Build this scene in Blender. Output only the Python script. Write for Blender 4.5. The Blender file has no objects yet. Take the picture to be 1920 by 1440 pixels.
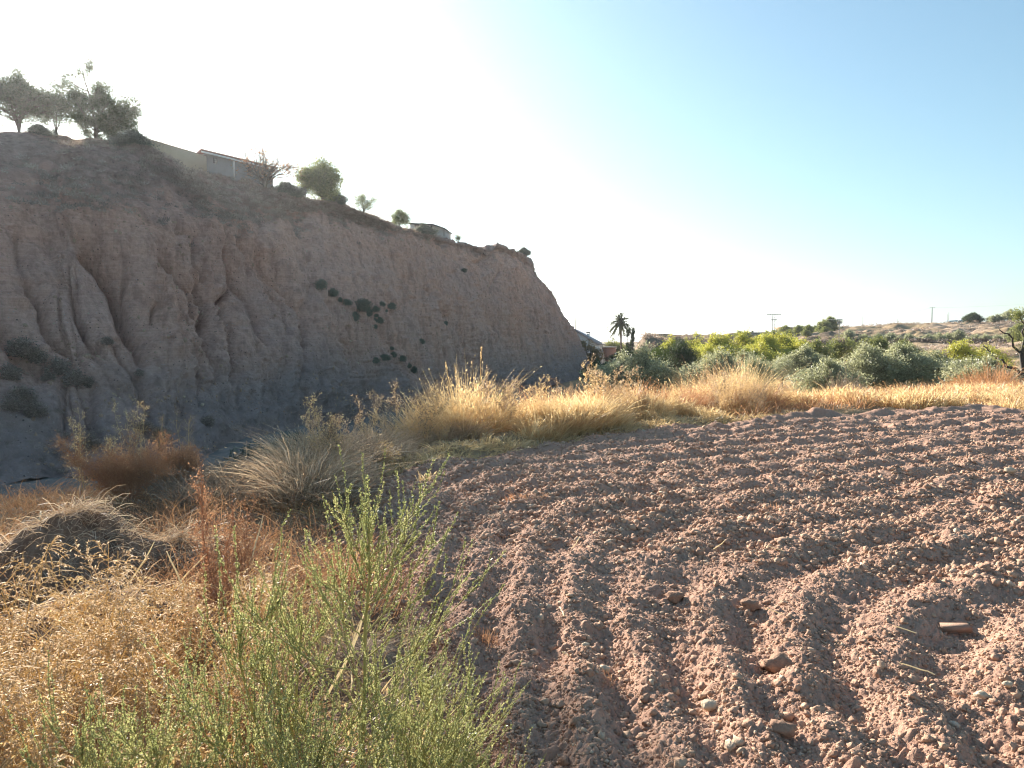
import bpy, math, random
import numpy as np
from math import radians as R, pi, tan, sin, cos

# ---------------------------------------------------------------- camera
F = 1495.0; EYE = 1.65; PITCH = math.atan(80 / F)
SC = bpy.context.scene
COL = SC.collection
cam = bpy.data.objects.new('camera', bpy.data.cameras.new('camera'))
COL.objects.link(cam); SC.camera = cam
cam.location = (0, 0, EYE); cam.rotation_euler = (pi / 2 - PITCH, 0, 0)
cam.data.sensor_width = 36; cam.data.lens = 36 * F / 1920
cam.data.clip_start = 0.05; cam.data.clip_end = 40000

# ---------------------------------------------------------------- light
SUN_AZ, SUN_EL = -28.8, 18.5            # degrees from +Y (left is negative), above horizon
w = bpy.data.worlds.new('World'); SC.world = w; w.use_nodes = True
nt = w.node_tree; nt.nodes.clear()
sky = nt.nodes.new('ShaderNodeTexSky'); sky.sky_type = 'NISHITA'; sky.sun_disc = False
sky.sun_elevation = R(SUN_EL); sky.sun_rotation = R(SUN_AZ)
sky.altitude = 0; sky.air_density = 1.0; sky.dust_density = 0.5; sky.ozone_density = .4
bg = nt.nodes.new('ShaderNodeBackground'); bg.inputs['Strength'].default_value = 0.071
gm = nt.nodes.new('ShaderNodeGamma'); gm.inputs[1].default_value = .85
hs = nt.nodes.new('ShaderNodeMix'); hs.data_type = 'RGBA'; hs.blend_type = 'MULTIPLY'; hs.inputs[0].default_value = 1; hs.inputs[7].default_value = (.70, .98, 1.08, 1)
ow = nt.nodes.new('ShaderNodeOutputWorld')
nt.links.new(sky.outputs[0], gm.inputs[0]); nt.links.new(gm.outputs[0], hs.inputs[6]); nt.links.new(hs.outputs[2], bg.inputs[0]); nt.links.new(bg.outputs[0], ow.inputs[0])
sl = bpy.data.lights.new('sun', 'SUN'); sl.energy = 5.0; sl.angle = R(0.5); sl.color = (1.0, 0.92, 0.81)
so = bpy.data.objects.new('sun', sl); COL.objects.link(so)
sd = np.array([sin(R(SUN_AZ)) * cos(R(SUN_EL)), cos(R(SUN_AZ)) * cos(R(SUN_EL)), sin(R(SUN_EL))])
from mathutils import Vector
so.rotation_euler = Vector(sd).to_track_quat('Z', 'Y').to_euler()
SC.view_settings.view_transform = 'Standard'; SC.view_settings.look = 'None'
SC.view_settings.gamma = 1; SC.view_settings.exposure = 1.58
SC.cycles.max_bounces = 6; SC.cycles.diffuse_bounces = 3; SC.cycles.transparent_max_bounces = 8
SC.cycles.volume_bounces = 0; SC.cycles.pixel_filter_type = 'BLACKMAN_HARRIS'; SC.cycles.filter_width = 1.15; SC.cycles.use_denoising = True

# ---------------------------------------------------------------- pixel (1920x1440) + forward depth -> world, and back
cp, sp = cos(PITCH), sin(PITCH)
def P(px, py, D):
    px, py, D = np.broadcast_arrays(np.asarray(px, float), np.asarray(py, float), np.asarray(D, float))
    a = (px - 960) / F; b = (720 - py) / F
    dy = cp + b * sp; dz = -sp + b * cp
    t = D / dy
    return np.stack([a * t, D, dz * t + EYE], -1)
def proj(p):
    q = p - np.array([0, 0, EYE])
    zf = q[..., 1] * cp - q[..., 2] * sp
    up = q[..., 1] * sp + q[..., 2] * cp
    zf = np.where(zf < .01, .01, zf)
    return 960 + F * q[..., 0] / zf, 720 - F * up / zf, zf

# ---------------------------------------------------------------- noise
def _h(i, j, k, s):
    n = (i.astype(np.int64) * 374761393 + j.astype(np.int64) * 668265263 + k.astype(np.int64) * 2147483647 + s * 1274126177) & 0xffffffff
    n = ((n ^ (n >> 13)) * 1274126177) & 0xffffffff
    n = ((n ^ (n >> 15)) * 2246822519) & 0xffffffff
    return ((n ^ (n >> 16)) & 0xffffff) / float(0xffffff)
def vn(x, y, z=None, s=0):
    if z is None: z = np.zeros_like(x)
    xi, yi, zi = np.floor(x), np.floor(y), np.floor(z)
    f = [x - xi, y - yi, z - zi]; u, v, t = [a * a * a * (a * (a * 6 - 15) + 10) for a in f]
    r = 0
    for dx in (0, 1):
        for dy in (0, 1):
            for dz in (0, 1):
                r = r + _h(xi + dx, yi + dy, zi + dz, s) * (u if dx else 1 - u) * (v if dy else 1 - v) * (t if dz else 1 - t)
    return r * 2 - 1
def fbm(x, y, z=None, o=4, s=0, g=.5):
    if z is None: z = np.zeros_like(x)
    a, r, fq = 1., 0, 1.
    for i in range(o):
        r = r + a * vn(x * fq + 17.3 * i, y * fq + 9.1 * i, z * fq, s + i); a *= g; fq *= 2.03
    return r
def lumps(x, y, s=0, rmin=.25, rmax=.6):
    """rounded clods: height of random hemispheres, one per cell"""
    xi, yi = np.floor(x), np.floor(y); h = np.zeros_like(x); z0 = np.zeros_like(x)
    for dx in (-1, 0, 1):
        for dy in (-1, 0, 1):
            cx, cy = xi + dx, yi + dy
            jx, jy, jr = _h(cx, cy, z0, s), _h(cx, cy, z0 + 1, s), _h(cx, cy, z0 + 2, s)
            rr = rmin + (rmax - rmin) * jr ** 2
            d2 = (cx + jx - x) ** 2 + (cy + jy - y) ** 2
            h = np.maximum(h, np.sqrt(np.maximum(0, rr * rr - d2)))
    return h
def sstep(a, b, x):
    t = np.clip((x - a) / (b - a), 0, 1); return t * t * (3 - 2 * t)

# ---------------------------------------------------------------- object helpers
def mesh_obj(name, V, Fc, mat, parent=None, smooth=False, attrs=None, mat_idx=None, loc=None):
    """V (n,3); Fc an (m,k) int array or a list of such arrays"""
    me = bpy.data.meshes.new(name)
    if not isinstance(Fc, list): Fc = [Fc]
    Fc = [np.asarray(f, np.int64) for f in Fc if len(f)]
    me.vertices.add(len(V)); me.vertices.foreach_set('co', np.asarray(V, np.float32).ravel())
    tot = np.concatenate([np.full(len(f), f.shape[1]) for f in Fc]); idx = np.concatenate([f.ravel() for f in Fc])
    me.loops.add(len(idx)); me.loops.foreach_set('vertex_index', idx.astype(np.int32))
    me.polygons.add(len(tot)); st = np.concatenate([[0], np.cumsum(tot)[:-1]])
    me.polygons.foreach_set('loop_start', st.astype(np.int32)); me.polygons.foreach_set('loop_total', tot.astype(np.int32))
    if smooth: me.polygons.foreach_set('use_smooth', np.ones(len(tot), bool))
    for k, a in (attrs or {}).items():
        at = me.attributes.new(k, 'FLOAT', 'POINT'); at.data.foreach_set('value', np.asarray(a, np.float32))
    for m in (mat if isinstance(mat, (list, tuple)) else [mat]): me.materials.append(m)
    if mat_idx is not None: me.polygons.foreach_set('material_index', np.asarray(mat_idx, np.int32))
    me.update(calc_edges=True)
    o = bpy.data.objects.new(name, me); COL.objects.link(o)
    if parent is not None: o.parent = parent
    if loc is not None: o.location = loc
    return o
def tag(o, label=None, cat=None, group=None, kind=None):
    if label: o['label'] = label
    if cat: o['category'] = cat
    if group: o['group'] = group
    if kind: o['kind'] = kind
    return o
def empty(name, loc, rz=0, label=None, cat=None, group=None, scale=None):
    o = bpy.data.objects.new(name, None); COL.objects.link(o); o.location = tuple(float(v) for v in loc)
    o.rotation_euler = (0, 0, rz); o.empty_display_size = .1
    if scale is not None: o.scale = (scale,) * 3 if np.isscalar(scale) else scale
    return tag(o, label, cat, group)
def dup(root, loc, rz=0, scale=1., label=None, group=None):
    r = root.copy(); COL.objects.link(r); r.location = tuple(float(v) for v in loc); r.rotation_euler = (0, 0, rz)
    r.scale = (scale,) * 3 if np.isscalar(scale) else scale
    if label: r['label'] = label
    if group: r['group'] = group
    for ch in list(root.children):
        c = ch.copy(); COL.objects.link(c); c.parent = r
        for g in list(ch.children):
            d = g.copy(); COL.objects.link(d); d.parent = c
    return r
class MB:
    """collects primitive pieces into one mesh"""
    def __init__(s): s.v = []; s.f = {}; s.n = 0; s.r = []
    def add(s, V, Fs, rnd=None):
        V = np.asarray(V, float).reshape(-1, 3)
        for f in (Fs if isinstance(Fs, list) else [Fs]):
            f = np.asarray(f, np.int64)
            if len(f): s.f.setdefault(f.shape[1], []).append(f + s.n)
        s.v.append(V); s.n += len(V)
        s.r.append(np.full(len(V), .5) if rnd is None else np.broadcast_to(rnd, len(V)))
        return s
    def box(s, c, size, rz=0, shear=None):
        c = np.array(c, float); h = np.array(size, float) / 2
        q = np.array([[x, y, z] for x in (-1, 1) for y in (-1, 1) for z in (-1, 1)]) * h
        ca, sa = cos(rz), sin(rz); q[:, :2] = q[:, :2] @ np.array([[ca, sa], [-sa, ca]])
        return s.add(q + c, np.array([[0, 1, 3, 2], [4, 6, 7, 5], [0, 4, 5, 1], [2, 3, 7, 6], [0, 2, 6, 4], [1, 5, 7, 3]]))
    def prism(s, poly, axis_vec):
        """poly (k,3) extruded by axis_vec"""
        p = np.array(poly, float); k = len(p); a = np.array(axis_vec, float)
        q = np.array([[i, (i + 1) % k, k + (i + 1) % k, k + i] for i in range(k)])
        return s.add(np.vstack([p, p + a]), [q, np.arange(k)[None, ::-1], np.arange(k, 2 * k)[None]])
    def tubes(s, C, rad, n=4, rnd=None):
        V, Fq = tubes(C, rad, n); return s.add(V, Fq, rnd)
    def strips(s, *a, **k):
        V, Fq, r = strips(*a, **k); return s.add(V, Fq, r)
    def cards(s, *a, **k):
        V, Fq, r = cards(*a, **k); return s.add(V, Fq, r)
    def build(s, name, mat, parent=None, smooth=False, loc=None):
        return mesh_obj(name, np.vstack(s.v), [np.vstack(x) for x in s.f.values()], mat, parent, smooth, {'rnd': np.concatenate(s.r)}, loc=loc)
def nrm(a): return a / np.maximum(np.linalg.norm(a, axis=-1, keepdims=True), 1e-9)
def frame_of(T):
    ref = np.where(np.abs(T[..., 2:3]) > .9, np.array([1., 0, 0]), np.array([0, 0, 1.]))
    A = nrm(np.cross(T, ref)); return A, np.cross(T, A)
def tangents(C):
    T = np.empty_like(C); T[..., 1:-1, :] = C[..., 2:, :] - C[..., :-2, :]
    T[..., 0, :] = C[..., 1, :] - C[..., 0, :]; T[..., -1, :] = C[..., -1, :] - C[..., -2, :]
    return nrm(T)
def tubes(C, rad, n=4):
    C = np.asarray(C, float); C = C[None] if C.ndim == 2 else C
    M, K, _ = C.shape; rad = np.broadcast_to(rad, (M, K)); T = tangents(C); A, B = frame_of(T)
    a = np.arange(n) * 2 * pi / n
    V = C[:, :, None] + rad[:, :, None, None] * (A[:, :, None] * np.cos(a)[:, None] + B[:, :, None] * np.sin(a)[:, None])
    i = np.arange(M)[:, None, None] * K * n; k = np.arange(K - 1)[None, :, None] * n; j = np.arange(n)[None, None]
    j2 = (j + 1) % n
    Fq = np.stack([i + k + j, i + k + j2, i + k + n + j2, i + k + n + j], -1).reshape(-1, 4)
    return V.reshape(-1, 3), Fq
def strips(C, wd, side, rnd):
    """C (M,K,3), wd (M,K) or scalar, side (M,3), rnd (M,)"""
    M, K, _ = C.shape; wd = np.broadcast_to(wd, (M, K))[..., None]; S = side[:, None] * wd * .5
    V = np.stack([C - S, C + S], 2)
    b = np.arange(M)[:, None] * K * 2 + np.arange(K - 1)[None] * 2
    Fq = np.stack([b, b + 1, b + 3, b + 2], -1).reshape(-1, 4)
    return V.reshape(-1, 3), Fq, np.repeat(rnd, K * 2)
def cards(p, U, W, rnd):
    """rhombus leaves: centre p, half axes U (long), W (short)"""
    V = np.stack([p - U, p + W, p + U, p - W], 1).reshape(-1, 3)
    return V, np.arange(len(p) * 4).reshape(-1, 4), np.repeat(rnd, 4)
def rdir(rng, n):
    return nrm(rng.normal(size=(n, 3)))
def kids(rng, C, n, t0, t1, ang, L, up=0., K=4, taper=.5, jit=.35):
    """n child curves on each curve of C (M,Kp,3)"""
    M, Kp, _ = C.shape
    t = t0 + (t1 - t0) * (np.arange(n)[None] + rng.random((M, n))) / n
    x = t * (Kp - 1); i = np.minimum(x.astype(int), Kp - 2); f = (x - i)[..., None]; mi = np.arange(M)[:, None]
    p0 = C[mi, i] * (1 - f) + C[mi, i + 1] * f; T = nrm(C[mi, i + 1] - C[mi, i])
    A, B = frame_of(T)
    ph = np.arange(n)[None] * 2.4 + rng.random((M, 1)) * 6.28 + rng.normal(size=(M, n)) * .5
    perp = A * np.cos(ph)[..., None] + B * np.sin(ph)[..., None]
    an = ang * (1 + jit * .5 * rng.normal(size=(M, n, 1)))
    d = T * np.cos(an) + perp * np.sin(an)
    ln = L * (1 - taper * (t - t0) / max(t1 - t0, 1e-6)) * (1 + jit * rng.normal(size=(M, n)).clip(-2, 2))
    ln = np.abs(ln)[..., None, None]; s = np.linspace(0, 1, K)[None, None, :, None]
    pts = p0[:, :, None] + d[:, :, None] * ln * s + np.array([0, 0, 1.]) * (up * ln * s * s)
    pts = pts + rng.normal(size=pts.shape) * ln * .03 * (s > 0)
    return pts.reshape(M * n, K, 3)
def along(rng, C, n, t0=0., t1=1.):
    M, Kp, _ = C.shape; t = t0 + (t1 - t0) * rng.random((M, n)); x = t * (Kp - 1); i = np.minimum(x.astype(int), Kp - 2); f = (x - i)[..., None]
    mi = np.arange(M)[:, None]
    return (C[mi, i] * (1 - f) + C[mi, i + 1] * f).reshape(-1, 3), nrm(C[mi, i + 1] - C[mi, i]).reshape(-1, 3)
def leafs(rng, C, n, L, W, ang=.9, t0=0., t1=1., jitter=0., rv=.25, var=.3, droop=0.):
    p, T = along(rng, C, n, t0, t1); N = len(p); A, B = frame_of(T); ph = rng.random(N) * 6.28
    pr = A * np.cos(ph)[:, None] + B * np.sin(ph)[:, None]
    a = (ang * (1 + .3 * rng.normal(size=N)))[:, None]; d = nrm(T * np.cos(a) + pr * np.sin(a) + np.array([0, 0, -droop]))
    l = (L * (1 + var * rng.normal(size=N)).clip(.3, 2))[:, None]
    side = nrm(np.cross(d, rdir(rng, N))); clump = np.repeat(rng.random(len(C)), n)
    rnd = (clump * (1 - rv) + rng.random(N) * rv)
    c = p + d * l * .5 + (rng.normal(size=(N, 3)) * jitter if jitter else 0)
    return c, d * l * .5, side * l * (W / L) * .5, rnd

# ---------------------------------------------------------------- materials
def new_mat(name):
    m = bpy.data.materials.new(name); m.use_nodes = True; m.node_tree.nodes.clear(); return m, m.node_tree
def N(nt, t, **k):
    n = nt.nodes.new('ShaderNode' + t)
    for a, b in k.items(): setattr(n, a, b)
    return n
def ramp(nt, fac, stops):
    r = N(nt, 'ValToRGB'); e = r.color_ramp.elements
    while len(e) < len(stops): e.new(0.5)
    for i, (p, c) in enumerate(stops): e[i].position = p; e[i].color = (*c, 1)
    nt.links.new(fac, r.inputs[0]); return r.outputs[0]
def noise(nt, scale, detail=5, rough=.55, vec=None, dist=0.):
    n = N(nt, 'TexNoise'); n.inputs['Scale'].default_value = scale; n.inputs['Detail'].default_value = detail
    n.inputs['Roughness'].default_value = rough; n.inputs['Distortion'].default_value = dist
    if vec is None:
        g = N(nt, 'NewGeometry'); vec = g.outputs['Position']
    nt.links.new(vec, n.inputs['Vector']); return n.outputs['Fac']
def mixc(nt, fac, a, b, mode='MIX'):
    m = N(nt, 'Mix', data_type='RGBA', blend_type=mode)
    for i, v in ((0, fac), (6, a), (7, b)):
        if hasattr(v, 'node'): nt.links.new(v, m.inputs[i])
        else: m.inputs[i].default_value = v if i == 0 else (*v, 1)
    return m.outputs[2]
def math_(nt, op, a, b=0., c=None):
    m = N(nt, 'Math', operation=op)
    for i, v in enumerate((a, b) if c is None else (a, b, c)):
        if hasattr(v, 'node'): nt.links.new(v, m.inputs[i])
        else: m.inputs[i].default_value = v
    return m.outputs[0]
def attr(nt, name):
    a = N(nt, 'Attribute', attribute_name=name); return a.outputs['Fac']
def leaf_mat(name, stops, transl=.42, gloss=.06, boost=1.25):
    m, nt = new_mat(name); c = ramp(nt, attr(nt, 'rnd'), stops)
    d = N(nt, 'BsdfDiffuse'); t = N(nt, 'BsdfTranslucent'); g = N(nt, 'BsdfGlossy'); g.inputs['Roughness'].default_value = .45
    nt.links.new(c, d.inputs[0]); nt.links.new(mixc(nt, 1., c, (boost, boost, boost * .9), 'MULTIPLY'), t.inputs[0])
    mx = N(nt, 'MixShader'); mx.inputs[0].default_value = transl
    nt.links.new(d.outputs[0], mx.inputs[1]); nt.links.new(t.outputs[0], mx.inputs[2])
    m2 = N(nt, 'MixShader'); m2.inputs[0].default_value = gloss
    nt.links.new(mx.outputs[0], m2.inputs[1]); nt.links.new(g.outputs[0], m2.inputs[2])
    o = N(nt, 'OutputMaterial'); nt.links.new(m2.outputs[0], o.inputs[0]); return m
def solid(name, a, b=None, scale=6., rough=.8, bump=.0, bscale=30., metal=0.):
    m, nt = new_mat(name); p = N(nt, 'BsdfPrincipled'); o = N(nt, 'OutputMaterial'); nt.links.new(p.outputs[0], o.inputs[0])
    p.inputs['Roughness'].default_value = rough; p.inputs['Metallic'].default_value = metal
    tc = N(nt, 'TexCoord')
    nt.links.new(ramp(nt, noise(nt, scale, 6, .6, tc.outputs['Object']), [(.3, a), (.7, b or tuple(x * .75 for x in a))]), p.inputs['Base Color'])
    if bump:
        bp = N(nt, 'Bump'); bp.inputs['Distance'].default_value = bump; nt.links.new(noise(nt, bscale, 5, .6, tc.outputs['Object']), bp.inputs['Height'])
        nt.links.new(bp.outputs[0], p.inputs['Normal'])
    return m

def earth_mat(name, build, bumps, rough=.95):
    m, nt = new_mat(name); p = N(nt, 'BsdfPrincipled'); o = N(nt, 'OutputMaterial'); nt.links.new(p.outputs[0], o.inputs[0])
    p.inputs['Roughness'].default_value = rough; p.inputs['Specular IOR Level'].default_value = .15
    nt.links.new(build(nt), p.inputs['Base Color']); last = None
    for sc, dist, det in bumps:
        b = N(nt, 'Bump'); b.inputs['Distance'].default_value = dist; b.inputs['Strength'].default_value = 1
        nt.links.new(noise(nt, sc, det, .62), b.inputs['Height'])
        if last is not None: nt.links.new(last, b.inputs['Normal'])
        last = b.outputs[0]
    if last is not None: nt.links.new(last, p.inputs['Normal'])
    return m

def c_cliff(nt):
    g = N(nt, 'NewGeometry'); mp = N(nt, 'Mapping'); mp.inputs['Scale'].default_value = (.10, .10, 3.2); nt.links.new(g.outputs['Position'], mp.inputs['Vector'])
    strata = noise(nt, 1.0, 6, .6, mp.outputs[0])
    c1 = ramp(nt, strata, [(.30, (.46, .27, .20)), (.40, (.74, .50, .40)), (.47, (.52, .32, .245)), (.53, (.76, .52, .42)), (.60, (.54, .33, .255)), (.7, (.70, .46, .36))])
    c2 = ramp(nt, noise(nt, .22, 5), [(.35, (.80, .45, .29)), (.6, (.66, .50, .43))])
    c = mixc(nt, .5, c1, c2)
    c = mixc(nt, .45, c, ramp(nt, noise(nt, 3.2, 7, .8), [(.36, (.40, .24, .19)), (.5, (.68, .46, .36)), (.64, (.82, .60, .48))]))
    mp2 = N(nt, 'Mapping'); mp2.inputs['Scale'].default_value = (1.3, 1.3, .10); nt.links.new(g.outputs['Position'], mp2.inputs['Vector'])
    c = mixc(nt, .55, c, ramp(nt, noise(nt, 1., 5, .65, mp2.outputs[0]), [(.36, (.50, .46, .45)), (.5, (.9, .88, .87)), (.6, (1., 1., 1.))]), 'MULTIPLY')  # upright streaks: weathering, plus crack shade that bumps barely show, as colour
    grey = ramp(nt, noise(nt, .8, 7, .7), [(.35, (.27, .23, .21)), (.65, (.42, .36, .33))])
    c = mixc(nt, attr(nt, 'low'), c, grey)  # greyer foot: talus colour with the bluish shade there painted in
    scr = ramp(nt, noise(nt, 1.4, 6, .7), [(.35, (.25, .175, .145)), (.65, (.47, .34, .28))])
    c = mixc(nt, attr(nt, 'top'), c, scr)
    v = N(nt, 'TexVoronoi', feature='F1'); v.inputs['Scale'].default_value = 5.5; nt.links.new(g.outputs['Position'], v.inputs['Vector'])
    n2 = noise(nt, 1.7, 3)
    thr = math_(nt, 'MULTIPLY', math_(nt, 'GREATER_THAN', n2, .56), math_(nt, 'LESS_THAN', v.outputs['Distance'], .17))
    c = mixc(nt, math_(nt, 'MULTIPLY', thr, .8), c, (.52, .47, .42))
    v2 = N(nt, 'TexVoronoi', feature='F1'); v2.inputs['Scale'].default_value = 3.1; nt.links.new(g.outputs['Position'], v2.inputs['Vector'])
    thr2 = math_(nt, 'MULTIPLY', math_(nt, 'GREATER_THAN', noise(nt, .9, 3), .5), math_(nt, 'LESS_THAN', v2.outputs['Distance'], .14))  # dark spots paint the shade inside small pits
    return mixc(nt, 1., mixc(nt, math_(nt, 'MULTIPLY', thr2, .75), c, (.14, .10, .08)), (1., .90, .885), 'MULTIPLY')
M_cliff = earth_mat('cliff_earth', c_cliff, [(1.6, .5, 8), (7., .12, 6)])
def c_soil(nt):
    c = ramp(nt, noise(nt, .5, 5), [(.3, (.43, .245, .17)), (.7, (.52, .315, .225))])
    c = mixc(nt, .35, c, ramp(nt, noise(nt, 22., 4, .7), [(.35, (.28, .15, .105)), (.65, (.60, .41, .30))]))
    return c
M_soil = earth_mat('ploughed_soil', c_soil, [(38., .012, 5), (120., .004, 3)])
def c_clod(nt):
    c = ramp(nt, attr(nt, 'rnd'), [(0., (.31, .18, .125)), (.5, (.50, .305, .215)), (.96, (.60, .41, .28)), (.995, (.70, .56, .42))])
    return mixc(nt, .3, c, ramp(nt, noise(nt, 50., 4, .7), [(.35, (.27, .165, .11)), (.65, (.58, .41, .28))]))
M_clod = earth_mat('soil_clods', c_clod, [(60., .008, 4)])
def c_ground(nt):
    soil = ramp(nt, noise(nt, 1.3, 6, .65), [(.3, (.20, .125, .085)), (.7, (.34, .235, .155))])
    dry = ramp(nt, noise(nt, .35, 7, .7), [(.3, (.30, .205, .115)), (.5, (.46, .33, .18)), (.7, (.36, .24, .15))])
    c = mixc(nt, attr(nt, 'dry'), soil, dry)
    bare = ramp(nt, noise(nt, .3, 5, .7), [(.3, (.40, .28, .20)), (.7, (.58, .42, .31))])
    c = mixc(nt, attr(nt, 'bare'), c, bare)
    scr = ramp(nt, noise(nt, .5, 6, .75), [(.35, (.10, .075, .05)), (.6, (.20, .14, .095)), (.75, (.30, .2, .13))])
    c = mixc(nt, attr(nt, 'scrub'), c, scr)
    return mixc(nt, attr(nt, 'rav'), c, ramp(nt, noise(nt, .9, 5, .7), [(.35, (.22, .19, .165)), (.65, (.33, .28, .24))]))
M_ground = earth_mat('dry_ground', c_ground, [(4., .10, 6), (25., .02, 4)])
M_hay = earth_mat('matted_straw', lambda nt: ramp(nt, noise(nt, 9., 6, .7), [(.35, (.16, .10, .07)), (.65, (.34, .23, .16))]), [(14., .04, 5)])
straw = leaf_mat('straw', [(0, (.42, .28, .14)), (.35, (.60, .43, .22)), (.7, (.70, .54, .32)), (1, (.80, .68, .48))], .5)
golden = leaf_mat('golden_grass', [(0, (.44, .28, .14)), (.4, (.64, .46, .25)), (.8, (.76, .60, .36)), (1, (.86, .75, .54))], .5, boost=1.45)
rusty = leaf_mat('rusty_grass', [(0, (.30, .14, .07)), (.5, (.46, .24, .12)), (1, (.60, .38, .22))], .45)
tan_ = leaf_mat('tan_seed', [(0, (.34, .215, .14)), (.4, (.54, .385, .26)), (1, (.76, .60, .45))], .45)
greyg = leaf_mat('grey_and_shaded_grass', [(0, (.16, .12, .09)), (.5, (.28, .21, .155)), (1, (.46, .37, .28))], .4)  # dead grey growth, also darkened to carry shade on the bank brush
redst = leaf_mat('red_stems', [(0, (.30, .13, .07)), (.5, (.44, .23, .13)), (1, (.58, .36, .22))], .4)
greenw = leaf_mat('green_weed_leaf', [(0, (.18, .20, .08)), (.4, (.30, .32, .13)), (.75, (.44, .43, .20)), (1, (.64, .55, .30))], .42)
greenst = leaf_mat('green_stem', [(0, (.34, .30, .10)), (1, (.48, .40, .16))], .1)
olive = leaf_mat('olive_leaf', [(0, (.13, .14, .08)), (.4, (.24, .245, .14)), (.75, (.38, .38, .25)), (1, (.52, .50, .38))], .5, boost=1.6)
ylw = leaf_mat('yellow_green_leaf', [(0, (.22, .23, .04)), (.4, (.40, .40, .07)), (.8, (.58, .54, .10)), (1, (.70, .54, .14))], .5)
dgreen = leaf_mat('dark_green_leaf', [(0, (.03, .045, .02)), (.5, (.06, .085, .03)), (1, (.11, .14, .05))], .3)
bgreen = leaf_mat('green_leaf', [(0, (.12, .14, .05)), (.5, (.22, .24, .08)), (1, (.38, .37, .13))], .45)
dshr = leaf_mat('grey_green_shrub', [(0, (.10, .11, .08)), (.6, (.17, .18, .13)), (1, (.28, .26, .20))], .25)  # dull grey-green shrub leaves
redlf = leaf_mat('red_leaf', [(0, (.30, .12, .07)), (.6, (.45, .22, .12)), (1, (.5, .34, .18))], .4)
scrubm = leaf_mat('dry_scrub', [(0, (.18, .13, .11)), (.5, (.36, .26, .205)), (.85, (.54, .41, .33)), (1, (.22, .23, .12))], .3)
bark = solid('bark', (.10, .075, .055), (.18, .14, .11), 8., .9, .02, 20.)
pale_bark = solid('pale_bark', (.45, .38, .30), (.32, .26, .2), 8.)
dark_bark = solid('dark_bark', (.045, .035, .028), (.08, .06, .05), 8.)
white_wall = solid('white_render', (.78, .77, .74), (.70, .68, .65), 1.2, .85)
grey_wall = solid('grey_render', (.42, .41, .40), (.34, .33, .32), .8, .85)
tan_wall = solid('tan_render', (.55, .40, .26), (.47, .34, .22), .8, .85)
pink_wall = solid('pink_brick', (.42, .25, .2), (.33, .2, .16), 1.5, .9)
red_roof = solid('red_tiles', (.34, .15, .10), (.25, .12, .09), 3., .85)
tan_roof = solid('tan_tiles', (.50, .33, .2), (.40, .25, .16), 3., .85)
dark_roof = solid('dark_sheet', (.07, .08, .085), (.05, .055, .06), 3., .6)
pale_roof = solid('pale_sheet', (.62, .56, .50), (.5, .45, .41), 2., .7)
wood = solid('grey_wood', (.26, .22, .18), (.18, .15, .12), 6.)
conc = solid('concrete', (.5, .48, .45), (.4, .38, .36), 3.)
galv = solid('galvanised_steel', (.25, .26, .27), (.17, .18, .19), 3., .5)
glassd = solid('dark_glass', (.03, .035, .04), (.05, .055, .06), 2., .2)
blue_cloth = solid('blue_sheet', (.16, .36, .48), (.12, .3, .42), 2., .7)
stone_m = solid('pale_stone', (.66, .52, .36), (.50, .38, .26), 12., .9, .01, 30.)
brick_m = solid('clay_fragment', (.36, .23, .16), (.28, .17, .12), 12., .9, .006, 30.)
stalk_m = leaf_mat('bleached_stalk', [(0, (.80, .68, .48)), (1, (.86, .76, .58))], .55)
bankm = leaf_mat('shaded_bank_scrub', [(0, (.05, .035, .028)), (.6, (.10, .07, .052)), (1, (.16, .115, .08))], .2)  # darker scrub colour that paints the bank's shade

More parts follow.
